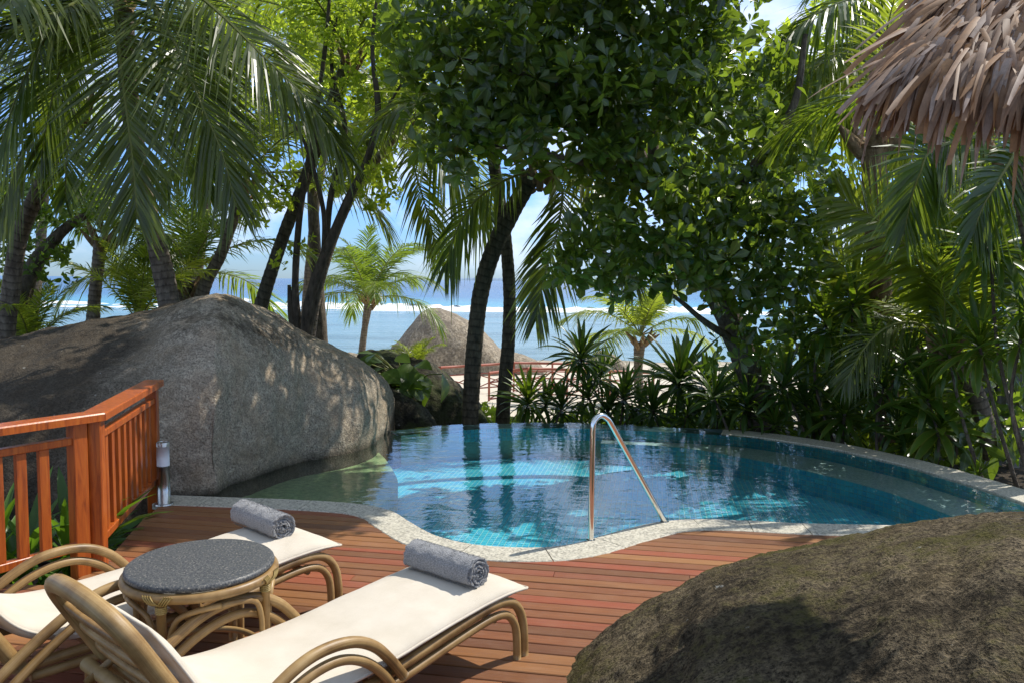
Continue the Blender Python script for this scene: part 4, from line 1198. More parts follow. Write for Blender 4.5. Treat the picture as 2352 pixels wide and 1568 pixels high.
def crown(parent, blobs, nros, per, L_, W_, mat, seed, n_parts=0, shape='obovate', gapkeep=0.03, spread=0.75, face=(0, -0.55, 0.6), curl=0.18, jitter=0.9, kindname='leaf', twigs=None, sleeve=None):
    rs = np.random.default_rng(seed)
    P = blob_pts(blobs, nros, rs)
    g = in_gap(P); P = P[~g | (rs.random(len(P)) < gapkeep)]
    n = len(P)
    A = nrm(np.array(face) + jitter * rs.standard_normal((n, 3)))          # axis of each spray
    X = nrm(np.cross(A, rs.standard_normal((n, 3)))); Y = np.cross(A, X)
    O, D, Nn, S = [], [], [], []
    for k in range(per):
        az = 2.39996 * k + rs.uniform(-0.4, 0.4, n)
        el = rs.uniform(0.12, 0.62, n) + (0.5 if k < per // 4 else 0.0)
        rad = X * np.cos(az)[:, None] + Y * np.sin(az)[:, None]
        d = nrm(rad * np.cos(el)[:, None] + A * np.sin(el)[:, None] + 0.12 * rs.standard_normal((n, 3)))
        O.append(P + A * rs.uniform(-0.5, 0.3, (n, 1)) * L_ * spread + d * L_ * 0.1); D.append(d); Nn.append(nrm(A + 0.45 * rs.standard_normal((n, 3)))); S.append(L_ * rs.uniform(0.5, 1.15, n))
    O, D, Nn, S = np.vstack(O), np.vstack(D), np.vstack(Nn), np.concatenate(S)
    lg_ = in_gap(O + D * S[:, None] * 0.5); ok_ = ~lg_ | (rs.random(len(O)) < gapkeep)
    O, D, Nn, S = O[ok_], D[ok_], Nn[ok_], S[ok_]
    tm = [leaf_template(1, W_ / L_, 6, 0.25, curl * c, shape) for c in (0.2, 1.0, 1.8)]
    pick = np.zeros(len(O), bool)
    if n_parts:
        c = O + D * S[:, None] / 2
        pu, pv = proj_u(c), proj_v(c)
        ok = (pu > 5) & (pu < 2347) & (pv > 5) & (pv < 1560)
        order = np.argsort(np.where(ok, np.linalg.norm(c - CAM_O, axis=1) / S, 1e9))[:n_parts]
        pick[order] = True
        mes = []
        for v, f, a in tm: mes.append(MB().add(v, f, 0, a).mesh(kindname, mat, attr='mid'))
        off = np.array(worldpos(parent))
        for i in order:
            B = basis(D[i][None], Nn[i][None])[0] * S[i]
            M4 = np.eye(4); M4[:3, :3] = B; M4[:3, 3] = O[i] - off
            place(kindname, mes[int(rs.integers(3))], Matrix(M4.tolist()), parent)
    r = ~pick; which = rs.integers(0, 3, len(O))
    mb = MB()
    for k in range(3):
        s_ = r & (which == k)
        if s_.any(): leaf_mb(mb, tm[k], O[s_], D[s_], Nn[s_], S[s_])
    mb.build('foliage', mat, parent, attr='mid', kind='stuff')
    return P

def trunk_mb(mb, px, widths, n=12, k=60, rings=0.0, seed=0.0, wob=0.05):
    """px: (u, v, distance) along the stem; widths in metres"""
    p = np.array([Pd(u, v, d) for u, v, d in px]); c = catmull(p, k)
    r = np.interp(np.linspace(0, 1, k), np.linspace(0, 1, len(widths)), widths) / 2
    L_ = arc(c)
    if rings: r = r * (1 + 0.045 * (((L_ * rings) % 1.0) < 0.35))
    r = r * (1 + wob * np.array([mnoise.noise(Vector((l * 3, seed, 0))) for l in L_]))
    mb.tube(c, r, n, k, sm=False, attr=True)
    return c

# ------------------------------------------------------------------ palms
def frond_mb(mb, curve, up, leafL, nl=60, width=0.04, droop=0.45, spread0=68, spread1=22, vee=0.25, seed=0, rib=0.03, start=0.14, tipf=0.4, ragged=0.12, segs=4):
    rs = np.random.default_rng(seed)
    c = catmull(curve, 40) if len(curve) < 30 else np.asarray(curve)
    T = nrm(np.gradient(c, axis=0)); up = np.asarray(up, float)
    S = nrm(np.cross(T, up)); Nn = np.cross(S, T)
    s = np.linspace(0, 1, len(c))
    L_ = np.linalg.norm(np.diff(c, axis=0), axis=1).sum()
    mb.tube(c, np.interp(s, [0, .1, 1], [rib * 1.3, rib * 0.8, rib * 0.15]), 5, len(c), mat=1, sm=False, cap=False)
    for sg in (-1, 1):
        t = np.linspace(start, 0.995, nl) + rs.uniform(-0.3, 0.3, nl) * (1 - start) / nl
        t = np.clip(t, 0, 1)
        I = lambda A: np.stack([np.interp(t, s, A[:, k]) for k in range(3)], 1)
        b, Tt, Ss, Nt = I(c), nrm(I(T)), nrm(I(S)), nrm(I(Nn))
        x = (t - start) / (1 - start)
        ln = leafL * np.interp(x, [0, .12, .35, .6, .85, 1], [.45, .8, 1, .95, .68, tipf]) * (1 + ragged * rs.standard_normal(nl))
        a = np.radians(np.interp(x, [0, .5, 1], [spread0, (spread0 + spread1) / 2 + 4, spread1]) + 4 * rs.standard_normal(nl))
        vv = vee + 0.1 * rs.standard_normal(nl)
        side = Ss * sg * np.cos(vv)[:, None] + Nt * np.sin(vv)[:, None]
        d = nrm(Tt * np.cos(a)[:, None] + side * np.sin(a)[:, None])
        dr = droop * (1 + 0.3 * rs.standard_normal(nl))
        w = nrm(Tt - d * np.sum(Tt * d, 1, keepdims=True)); nl_ = np.cross(d, w)
        tw = 0.35 * rs.standard_normal(nl) + 0.35 * sg
        w = nrm(w * np.cos(tw)[:, None] + nl_ * np.sin(tw)[:, None])
        q = np.linspace(0, 1, segs)
        wf = np.interp(q, [0, .3, .7, 1], [.5, 1, .75, .04]) * width / 2
        G = b[:, None] + d[:, None] * (ln[:, None] * q)[..., None] + np.array([0, 0, -1.0]) * (ln[:, None] * dr[:, None] * q[None] ** 2)[..., None]
        G = np.stack([G - w[:, None] * wf[None, :, None], G + w[:, None] * wf[None, :, None]], 2)      # nl, segs, 2, 3
        v = G.reshape(-1, 3)
        base = (np.arange(nl) * segs * 2)[:, None]
        j = (np.arange(segs - 1) * 2)[None]
        f = np.stack([base + j, base + j + 1, base + j + 3, base + j + 2], -1).reshape(-1, 4)
        mb.add(v, f, 0)
def frond_curve(az, el, L_, bend, n=22):
    p = [np.zeros(3)]; e_ = el
    for i in range(n):
        d = np.array([math.cos(az) * math.cos(e_), math.sin(az) * math.cos(e_), math.sin(e_)])
        p.append(p[-1] + d * L_ / n); e_ -= bend / n * (0.5 + 1.1 * i / n)
        e_ = max(e_, -1.45)
    return np.array(p)
VAR = {}
def frond_var(mat, kind, v):
    """shared frond meshes of unit length along +X, for six ages and a few shapes each"""
    key = (mat, kind, v)
    if key not in VAR:
        el, bend, dr = [(1.35, 0.9, .25), (1.0, 1.25, .4), (0.65, 1.5, .5), (0.25, 1.5, .6), (-0.15, 1.2, .65), (-0.6, 0.8, .6)][kind]
        mb = MB(); frond_mb(mb, frond_curve(0.0, el + 0.12 * v, 1.0, bend), (0, 0, 1) if kind > 0 else (-0.6, 0, 0.8), 0.27, 58, 0.0125, dr, seed=kind * 7 + v, rib=0.009, segs=4)
        VAR[key] = mb.mesh('frond', [M[mat], M['rachis']], smooth=False)
    return VAR[key]
def palm_crown(parent, c, L_, n, mats, seed, kinds=(0, 1, 2, 3, 4, 5), gap=True, az0=None, azr=None):
    rs = np.random.default_rng(seed); c = np.asarray(c, float)
    off = np.array(worldpos(parent))
    for i in range(n):
        az = 2.39996 * i + rs.uniform(-0.25, 0.25) + seed
        if az0 is not None: az = az0 + rs.uniform(-azr, azr)
        k = kinds[min(len(kinds) - 1, int(len(kinds) * i / n))]
        s = L_ * rs.uniform(0.85, 1.1) * (0.8 if k == 0 else 1)
        tipp = c + np.array([math.cos(az), math.sin(az), 0]) * s * 0.6
        midp = c + np.array([math.cos(az), math.sin(az), 0.1]) * s * 0.4
        if gap and in_gap(np.stack([c + (midp - c) * f_ for f_ in (0.3, .7, 1, 1.3)] + [tipp])).any(): continue
        M4 = Matrix.Translation((c - off).tolist()) @ Matrix.Rotation(az, 4, 'Z') @ Matrix.Rotation(rs.uniform(-0.2, 0.2), 4, 'X') @ Matrix.Scale(s, 4)
        place('frond', frond_var(mats[int(rs.integers(len(mats)))], k, int(rs.integers(2))), M4, parent)
def palm(label, trunk_px, widths, crown_px, L_, n, mats, seed, kinds=(0, 1, 2, 3, 4, 5), bark_='palm_bark', group='coconut palms', gap=True, husk=True, name='coconut_palm'):
    base = Pd(*trunk_px[0]) if trunk_px else Pd(*crown_px)
    p = empty(name, base, label=label, cat='palm tree', group=group)
    if trunk_px:
        mb = MB(); trunk_mb(mb, trunk_px, widths, 14, 110, rings=9.0, seed=seed)
        mb.build('trunk', M[bark_], p, attr='along')
    c = Pd(*crown_px)
    if husk:
        rs = np.random.default_rng(seed + 50); mb = MB()
        for i in range(9):
            az = i * 2.4; d = np.array([math.cos(az), math.sin(az), 0]); k = widths[-1] if trunk_px else 0.12
            b0 = c + [0, 0, -0.12 - 0.25 * rs.random()]
            mb.tube([b0 + d * k * .4, b0 + d * k * 0.85 + [0, 0, 0.13], b0 + d * k * (1.2 + .5 * rs.random()) + [0, 0, 0.3 + .1 * rs.random()]], [k * .22, k * .2, k * .05], 6, 6)
        mb.build('leaf_base', M['husk'], p, kind='stuff')
    palm_crown(p, c, L_, n, mats, seed, kinds, gap)
    return p
def hero_frond(parent, px, up, leafL, mat, seed, nl=80, width=0.042, droop=0.4, **k):
    c = np.array([Pd(u, v, d) for u, v, d in px])
    mb = MB(); frond_mb(mb, c, up, leafL, nl, width, droop, seed=seed, **k)
    mb.build('frond', [M[mat], M['rachis']], parent, smooth=False)

BIG += [(Pd(u, v, d), r) for u, v, d, r in ((830, 200, 12.3, .8), (730, 120, 12.6, .8), (920, 180, 12.2, .5), (640, 250, 12.3, .6), (870, 330, 12.2, .5), (620, 400, 12.0, .5), (920, 840, 12.4, .7), (960, 880, 12.4, .5))]
D_, Mi, Li = 'palm_dark', 'palm_mid', 'palm_light'
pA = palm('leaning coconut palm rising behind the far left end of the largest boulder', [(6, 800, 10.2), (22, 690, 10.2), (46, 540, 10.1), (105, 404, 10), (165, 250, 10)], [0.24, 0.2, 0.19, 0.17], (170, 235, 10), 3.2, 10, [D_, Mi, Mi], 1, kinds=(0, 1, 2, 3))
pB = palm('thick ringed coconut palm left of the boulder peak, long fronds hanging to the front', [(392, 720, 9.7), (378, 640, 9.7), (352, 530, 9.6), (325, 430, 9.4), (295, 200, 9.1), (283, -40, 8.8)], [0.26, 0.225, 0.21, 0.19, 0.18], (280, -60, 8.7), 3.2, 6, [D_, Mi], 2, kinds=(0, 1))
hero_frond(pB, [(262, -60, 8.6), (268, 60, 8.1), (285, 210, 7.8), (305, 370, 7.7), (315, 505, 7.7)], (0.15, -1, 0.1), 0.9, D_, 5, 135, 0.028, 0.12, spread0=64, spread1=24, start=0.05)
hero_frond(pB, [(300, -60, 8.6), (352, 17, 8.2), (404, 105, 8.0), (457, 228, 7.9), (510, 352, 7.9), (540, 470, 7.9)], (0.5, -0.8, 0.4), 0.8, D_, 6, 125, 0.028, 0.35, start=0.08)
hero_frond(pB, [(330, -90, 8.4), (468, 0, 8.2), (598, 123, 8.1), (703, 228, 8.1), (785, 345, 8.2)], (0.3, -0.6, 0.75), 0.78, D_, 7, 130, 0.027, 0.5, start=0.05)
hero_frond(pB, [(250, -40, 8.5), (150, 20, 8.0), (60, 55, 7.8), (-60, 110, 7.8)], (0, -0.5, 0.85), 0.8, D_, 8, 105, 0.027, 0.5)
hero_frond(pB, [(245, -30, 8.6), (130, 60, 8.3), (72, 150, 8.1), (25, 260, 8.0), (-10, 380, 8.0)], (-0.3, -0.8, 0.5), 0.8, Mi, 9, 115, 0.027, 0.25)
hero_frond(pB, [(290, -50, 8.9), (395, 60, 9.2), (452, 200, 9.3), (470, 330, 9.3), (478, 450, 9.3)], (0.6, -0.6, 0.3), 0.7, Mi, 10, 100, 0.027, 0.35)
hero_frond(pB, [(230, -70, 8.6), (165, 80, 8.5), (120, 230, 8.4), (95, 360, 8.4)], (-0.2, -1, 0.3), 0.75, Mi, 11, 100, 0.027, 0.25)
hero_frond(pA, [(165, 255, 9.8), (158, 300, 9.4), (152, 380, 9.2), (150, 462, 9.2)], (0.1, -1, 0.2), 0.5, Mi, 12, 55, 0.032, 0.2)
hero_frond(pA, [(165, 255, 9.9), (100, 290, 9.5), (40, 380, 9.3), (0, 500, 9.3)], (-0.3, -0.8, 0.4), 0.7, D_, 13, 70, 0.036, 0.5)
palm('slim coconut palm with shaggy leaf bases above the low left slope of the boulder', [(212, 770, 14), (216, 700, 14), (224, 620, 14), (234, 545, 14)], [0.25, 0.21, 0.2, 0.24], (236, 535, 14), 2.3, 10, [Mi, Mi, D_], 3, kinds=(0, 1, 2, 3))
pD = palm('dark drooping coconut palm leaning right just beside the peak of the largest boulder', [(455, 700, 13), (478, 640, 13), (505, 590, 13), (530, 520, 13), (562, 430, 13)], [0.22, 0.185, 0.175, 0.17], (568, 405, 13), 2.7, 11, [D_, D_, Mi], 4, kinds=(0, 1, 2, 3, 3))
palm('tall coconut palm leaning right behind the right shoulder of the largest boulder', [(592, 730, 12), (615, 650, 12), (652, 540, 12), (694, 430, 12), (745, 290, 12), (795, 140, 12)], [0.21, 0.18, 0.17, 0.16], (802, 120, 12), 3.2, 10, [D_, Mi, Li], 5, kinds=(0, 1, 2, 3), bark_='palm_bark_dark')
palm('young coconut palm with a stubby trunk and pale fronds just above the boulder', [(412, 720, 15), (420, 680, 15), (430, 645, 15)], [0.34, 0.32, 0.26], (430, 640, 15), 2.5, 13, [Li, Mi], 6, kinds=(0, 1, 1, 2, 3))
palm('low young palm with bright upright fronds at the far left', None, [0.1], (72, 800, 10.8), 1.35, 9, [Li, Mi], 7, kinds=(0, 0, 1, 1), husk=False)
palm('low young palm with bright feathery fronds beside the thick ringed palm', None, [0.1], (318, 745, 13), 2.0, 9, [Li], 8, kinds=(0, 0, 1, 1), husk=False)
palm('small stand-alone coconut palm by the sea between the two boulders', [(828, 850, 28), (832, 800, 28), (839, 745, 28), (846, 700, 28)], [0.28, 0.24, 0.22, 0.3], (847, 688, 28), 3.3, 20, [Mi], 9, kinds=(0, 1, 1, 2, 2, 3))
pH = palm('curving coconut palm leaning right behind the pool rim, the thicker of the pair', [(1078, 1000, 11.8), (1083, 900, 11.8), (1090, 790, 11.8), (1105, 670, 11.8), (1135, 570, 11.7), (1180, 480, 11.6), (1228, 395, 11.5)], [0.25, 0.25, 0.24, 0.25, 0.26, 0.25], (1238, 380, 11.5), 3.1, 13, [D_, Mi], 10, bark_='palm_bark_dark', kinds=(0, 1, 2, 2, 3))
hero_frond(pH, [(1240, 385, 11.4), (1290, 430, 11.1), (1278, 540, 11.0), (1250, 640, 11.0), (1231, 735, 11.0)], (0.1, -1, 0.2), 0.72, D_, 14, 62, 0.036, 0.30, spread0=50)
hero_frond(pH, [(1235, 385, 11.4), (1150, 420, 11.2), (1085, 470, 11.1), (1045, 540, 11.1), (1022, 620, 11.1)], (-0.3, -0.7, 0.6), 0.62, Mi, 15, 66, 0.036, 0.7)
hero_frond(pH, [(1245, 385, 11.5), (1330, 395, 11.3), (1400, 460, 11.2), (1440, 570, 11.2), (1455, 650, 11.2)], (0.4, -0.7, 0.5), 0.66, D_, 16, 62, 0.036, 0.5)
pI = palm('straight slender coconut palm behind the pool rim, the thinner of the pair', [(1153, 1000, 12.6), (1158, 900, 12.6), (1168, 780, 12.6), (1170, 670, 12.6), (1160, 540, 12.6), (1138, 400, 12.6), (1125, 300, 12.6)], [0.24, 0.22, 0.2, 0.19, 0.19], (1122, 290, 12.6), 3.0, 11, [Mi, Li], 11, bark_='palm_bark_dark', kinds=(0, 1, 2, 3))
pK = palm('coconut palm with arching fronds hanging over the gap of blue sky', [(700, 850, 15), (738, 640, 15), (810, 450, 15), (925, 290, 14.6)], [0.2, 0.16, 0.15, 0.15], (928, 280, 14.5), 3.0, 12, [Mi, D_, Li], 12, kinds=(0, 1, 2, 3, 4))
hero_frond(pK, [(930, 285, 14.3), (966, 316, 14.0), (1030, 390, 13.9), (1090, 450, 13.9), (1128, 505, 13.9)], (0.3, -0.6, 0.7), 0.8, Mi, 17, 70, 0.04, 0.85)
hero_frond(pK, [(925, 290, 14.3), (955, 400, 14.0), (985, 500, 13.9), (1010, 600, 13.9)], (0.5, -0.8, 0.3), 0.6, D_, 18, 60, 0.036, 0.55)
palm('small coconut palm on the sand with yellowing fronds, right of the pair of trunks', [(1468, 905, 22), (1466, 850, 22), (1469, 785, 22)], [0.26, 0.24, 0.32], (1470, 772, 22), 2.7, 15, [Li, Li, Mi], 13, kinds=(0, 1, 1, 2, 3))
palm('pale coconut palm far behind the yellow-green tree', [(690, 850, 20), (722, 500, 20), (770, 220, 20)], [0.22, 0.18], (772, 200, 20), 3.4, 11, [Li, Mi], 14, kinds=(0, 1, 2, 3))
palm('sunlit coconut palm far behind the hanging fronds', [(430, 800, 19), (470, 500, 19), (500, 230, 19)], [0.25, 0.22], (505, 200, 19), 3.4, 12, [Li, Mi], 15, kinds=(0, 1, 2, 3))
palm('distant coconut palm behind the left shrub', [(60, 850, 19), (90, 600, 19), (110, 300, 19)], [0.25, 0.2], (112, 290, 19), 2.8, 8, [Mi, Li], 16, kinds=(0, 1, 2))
# palms on the right, between the big tree and the thatched roof
pR = palm('palm with a fibrous brown trunk behind the hanging thatch', [(2040, 1010, 10), (2030, 800, 10), (2015, 560, 10), (2005, 330, 10)], [0.3, 0.28, 0.28, 0.3], (2004, 300, 10), 2.9, 8, [Mi, Li], 17, bark_='husk', group='palms on the right of the pool')
pR2 = palm('palm with sunlit arching fronds between the big tree and the roof', [(2190, 900, 11.5), (2170, 500, 11.5), (2140, 60, 11.5)], [0.26, 0.22], (2138, 40, 11.5), 3.3, 7, [Li, Mi, Li], 18, group='palms on the right of the pool')
hero_frond(pR2, [(2100, 30, 11.2), (1968, 105, 10.6), (1860, 165, 10.3), (1775, 250, 10.2)], (-0.2, -0.5, 0.85), 0.85, Li, 19, 85, 0.04, 0.85)
hero_frond(pR2, [(2100, 20, 11.2), (1990, -5, 10.8), (1880, 30, 10.6), (1770, 120, 10.5)], (-0.2, -0.4, 0.9), 0.85, Mi, 20, 85, 0.04, 0.8)
hero_frond(pR2, [(2110, 30, 11.3), (2020, 90, 11.0), (1960, 190, 10.9), (1930, 300, 10.9)], (-0.4, -0.7, 0.6), 0.8, Li, 21, 80, 0.04, 0.6)
pR3 = palm('dark palm with wide fronds under the thatched roof', [(2420, 1150, 7.6), (2400, 700, 7.6), (2330, 330, 7.6)], [0.24, 0.2], (2320, 300, 7.6), 2.4, 2, [Mi], 19, kinds=(1, 2, 3), group='palms on the right of the pool')
hero_frond(pR3, [(2310, 300, 7.6), (2150, 340, 7.4), (2112, 400, 7.3), (2092, 460, 7.3), (2078, 530, 7.3)], (0.1, -1, 0.25), 0.62, Mi, 22, 85, 0.03, 0.2, spread0=62)
hero_frond(pR3, [(2330, 300, 7.4), (2330, 350, 7.2), (2290, 420, 7.1), (2255, 480, 7.1), (2235, 540, 7.1)], (0.4, -0.9, 0.3), 0.55, Mi, 23, 75, 0.03, 0.2)
pR4 = palm('palm with one broad flat frond fanned above the spiky plants', [(2280, 1050, 9), (2240, 900, 9), (2170, 800, 9)], [0.2, 0.18], (2165, 790, 9), 2.0, 4, [Mi, Li], 20, kinds=(0, 1, 2), group='palms on the right of the pool')
hero_frond(pR4, [(2165, 790, 9.3), (2150, 700, 9.2), (2100, 590, 9.1), (2020, 510, 9.0), (1930, 455, 9.0)], (0.25, -1, 0.1), 0.95, Li, 24, 80, 0.045, 0.12, spread0=72, spread1=35)
hero_frond(pR4, [(2165, 790, 9.4), (2195, 650, 9.3), (2180, 540, 9.3), (2130, 440, 9.3)], (0.35, -1, 0.0), 0.8, Li, 25, 75, 0.045, 0.15, spread0=70)
hero_frond(pR4, [(2165, 795, 9.3), (2110, 745, 9.2), (2040, 750, 9.2), (1985, 800, 9.2), (1940, 880, 9.2)], (-0.2, -0.7, 0.7), 0.45, D_, 26, 65, 0.024, 0.4)
hero_frond(pR4, [(2200, 860, 9.3), (2190, 740, 9.2), (2215, 610, 9.1), (2280, 480, 9.1)], (-0.3, -1, 0.0), 0.85, Li, 27, 85, 0.042, 0.12, spread0=68, spread1=32)
hero_frond(pR4, [(2120, 880, 10.0), (2050, 760, 10.0), (1975, 650, 10.0), (1890, 570, 10.0)], (0.3, -1, 0.1), 0.8, Li, 28, 80, 0.042, 0.15, spread0=66, spread1=32)
hero_frond(pR3, [(2390, 820, 8.7), (2370, 680, 8.6), (2330, 560, 8.5), (2270, 470, 8.5)], (0.3, -1, 0.0), 0.75, Mi, 29, 80, 0.04, 0.15, spread0=66, spread1=32)
palm('leafy palm far behind the roof corner', [(2080, 800, 15), (2070, 400, 15), (2060, 150, 15)], [0.25, 0.2], (2060, 140, 15), 3.4, 16, [Li, Li, Mi], 21, group='palms on the right of the pool')
palm('leafy palm behind the broad flat frond', [(2270, 900, 13), (2260, 600, 13), (2250, 470, 13)], [0.25, 0.2], (2250, 460, 13), 3.0, 16, [Li, Mi, Mi], 22, group='palms on the right of the pool')
palm('stemless palm fanning over the sand behind the big tree', None, [0.1], (1690, 985, 14), 2.0, 10, [Li, Mi], 23, kinds=(0, 1, 1, 2, 2), husk=False, group='palms on the right of the pool')

# ------------------------------------------------------------------ broadleaf trees
def big_tree():
    t = empty('broadleaf_tree', Pd(1745, 985, 10.6), label='large dark glossy-leaved tree leaning left over the pool', cat='tree', group='broadleaf trees')
    mb = MB()
    trunk_mb(mb, [(1760, 1010, 10.6), (1735, 890, 10.6), (1700, 790, 10.5), (1655, 690, 10.3), (1615, 590, 10.0), (1570, 500, 9.7), (1500, 420, 9.5), (1445, 330, 9.4), (1400, 200, 9.3), (1370, 40, 9.3), (1350, -150, 9.3)], [0.42, 0.37, 0.34, 0.31, 0.27, 0.25, 0.22, 0.18, 0.12], 14, 100, seed=3, wob=0.14)
    mb.build('trunk', M['bark'], t, attr='along')
    for px, w in (([(1640, 650, 10.2), (1560, 560, 10.5), (1500, 330, 10.8), (1560, 30, 11.0), (1580, -150, 11)], [0.2, 0.16, 0.12, 0.09]),
                  ([(1700, 790, 10.5), (1620, 740, 10.0), (1560, 690, 9.6), (1500, 650, 9.3)], [0.12, 0.07, 0.04]),
                  ([(1450, 340, 9.4), (1330, 230, 9.0), (1180, 160, 8.7), (1000, 120, 8.6)], [0.16, 0.1, 0.05]),
                  ([(1600, 580, 10), (1720, 400, 9.8), (1820, 250, 9.6), (1850, 80, 9.6)], [0.18, 0.12, 0.06]),
                  ([(1500, 420, 9.5), (1390, 390, 9.0), (1280, 360, 8.6), (1100, 330, 8.4)], [0.12, 0.07, 0.03])):
        mb = MB(); trunk_mb(mb, px, w, 9, 40, seed=w[0] * 50, wob=0.12); mb.build('limb', M['bark'], t, attr='along')
    blobs = [(1000, 90, 130, 130, 7.9, 9.51), (1160, 120, 160, 190, 7.9, 9.82), (1050, 230, 110, 130, 8, 9.24), (1130, 300, 130, 80, 8, 9.12), (1020, 330, 65, 45, 8, 8.62), (1330, 120, 170, 200, 7.8, 10.09), (1300, 320, 160, 90, 8.2, 9.63),
             (1500, 130, 170, 190, 8, 10.48), (1500, 330, 170, 150, 8.2, 10.25), (1650, 120, 150, 190, 8.6, 11.02), (1680, 330, 160, 170, 8.6, 10.71), (1800, 420, 130, 140, 8.8, 10.78), (1800, 230, 110, 130, 9, 11.17), (1500, 500, 150, 110, 8.4, 10.01), (1390, 540, 90, 80, 8.4, 9.27),
             (1650, 530, 170, 130, 8.6, 10.4), (1820, 560, 110, 110, 9, 10.55), (1560, 610, 120, 70, 8.6, 9.78), (1740, 650, 130, 90, 9.2, 10.32), (1310, 600, 45, 50, 8.3, 8.73), (1400, 650, 50, 45, 8.5, 8.93), (1780, 760, 90, 90, 9.6, 10.47), (1060, 410, 30, 28, 8, 8.31, 0.8), (1690, 830, 60, 60, 9.6, 10.1, 0.6),
             (1200, -60, 380, 90, 7.8, 11, 0.7), (1470, -190, 360, 140, 8, 11.5, 1.0), (1510, -140, 220, 120, 7.6, 9.6, 3.0), (1700, -120, 260, 130, 8.5, 12.5, 0.35), (1420, 400, 60, 60, 8.6, 9.47)]
    crown(t, blobs, 2900, 8, 0.2, 0.094, M['broad_dark'], 77, 290)
    # pale flower sprays among the leaves
    rs = np.random.default_rng(3); P = blob_pts(blobs[:14], 70, rs); mb = MB()
    for p in P:
        d = nrm(np.array([0, -0.6, 0.5]) + 0.7 * rs.standard_normal(3)); p = p + d * 0.12
        for k in range(9):
            q = p + d * 0.03 * k + 0.025 * rs.standard_normal(3)
            mb.tube([q, q + 0.012 * rs.standard_normal(3) + [0, 0, 0.01]], 0.006, 4, 2, sm=False)
    mb.build('blossoms', plain('cream buds', (0.4, 0.42, 0.25), 0.7), t, kind='stuff')
big_tree()
def lime_tree():
    t = empty('broadleaf_tree', Pd(692, 765, 11.3), label='many-stemmed tree with thin yellow-green leaves behind the boulder shoulder', cat='tree', group='broadleaf trees')
    stems = [([(695, 800, 11.3), (685, 745, 11.3), (678, 650, 11.3), (690, 480, 11.3), (720, 300, 11.3), (748, 100, 11.3), (760, -60, 11.3)], [0.14, 0.10, 0.09, 0.075, 0.06, 0.04]),
             ([(700, 800, 11.2), (712, 690, 11.2), (740, 600, 11.1), (795, 470, 11.0), (842, 370, 11.0), (868, 260, 11), (855, 110, 11), (870, -40, 11)], [0.19, 0.15, 0.13, 0.11, 0.09, 0.06, 0.04]),
             ([(700, 790, 11.2), (742, 600, 11.3), (760, 450, 11.4), (792, 300, 11.5), (762, 160, 11.5), (772, 40, 11.5)], [0.13, 0.10, 0.085, 0.07, 0.04]),
             ([(676, 760, 11.3), (668, 720, 11.3), (664, 655, 11.3)], [0.11, 0.085, 0.05]),
             ([(744, 600, 11.2), (742, 480, 11.0), (700, 330, 10.9), (650, 250, 10.8)], [0.08, 0.06, 0.03]),
             ([(842, 370, 11), (890, 250, 10.9), (930, 180, 10.8)], [0.07, 0.05, 0.03]),
             ([(690, 480, 11.3), (640, 420, 11.0), (600, 390, 10.8)], [0.06, 0.04, 0.02])]
    for px, w in stems:
        mb = MB(); trunk_mb(mb, px, w, 9, 50, seed=w[0] * 91, wob=0.12); mb.build('stem', M['bark_dark'], t, attr='along')
    blobs = [(870, 190, 60, 80, 10.6, 12), (930, 175, 50, 40, 10.6, 11.5), (800, 280, 70, 90, 10.8, 12), (740, 140, 80, 120, 10.8, 12.4), (650, 240, 65, 60, 10.6, 12), (690, 50, 90, 70, 10.6, 12.5), (600, 370, 55, 45, 10.6, 11.6),
             (640, 440, 55, 40, 10.6, 11.6), (590, 490, 50, 30, 10.6, 11.4), (865, 430, 50, 55, 10.7, 11.6), (905, 310, 50, 60, 10.7, 11.8), (560, 310, 50, 35, 10.7, 11.6), (690, 570, 40, 30, 10.8, 11.4, .5), (820, 60, 90, 70, 10.6, 12), (930, 90, 50, 70, 10.8, 12), (780, 400, 50, 50, 10.8, 11.6, .6), (640, 600, 30, 20, 10.9, 11.3, .6)]
    crown(t, blobs, 640, 7, 0.10, 0.062, M['broad_lime'], 31, 0, 'ovate', spread=1.4, jitter=1.3, gapkeep=1.0)
lime_tree()
def back_tree(label, blobs, n, L_, mat, seed, stem, gap=True, per=7):
    t = empty('broadleaf_tree', Pd(*stem[0]), label=label, cat='tree', group='broadleaf trees')
    mb = MB(); trunk_mb(mb, stem, [0.3, 0.22, 0.1], 9, 40, seed=seed, wob=0.1); mb.build('trunk', M['bark'], t, attr='along')
    crown(t, blobs, n, per, L_, L_ * 0.55, M[mat], seed, 0, 'ovate', spread=1.6, jitter=1.2)
back_tree('sunlit yellow-green tree filling the gaps high behind the many-stemmed tree', [(680, 60, 230, 110, 15, 18), (640, 230, 170, 90, 15, 18), (880, 200, 120, 150, 15, 17.5), (480, 110, 110, 80, 15, 17), (780, 380, 120, 70, 15.5, 17, .6)], 800, 0.19, 'broad_lime', 41, [(740, 830, 16.5), (720, 500, 16.5), (700, 60, 16.5)])
back_tree('small dark shrubby tree at the far left with bare forked branches', [(60, 560, 90, 70, 10.5, 12), (150, 470, 80, 60, 10.5, 12), (40, 470, 70, 70, 10.6, 12), (130, 600, 60, 50, 10.6, 11.6, .5), (20, 620, 40, 50, 10.5, 11.5, .5)], 210, 0.12, 'broad_mid', 42, [(45, 790, 11), (60, 650, 11), (130, 545, 11), (200, 490, 11)])
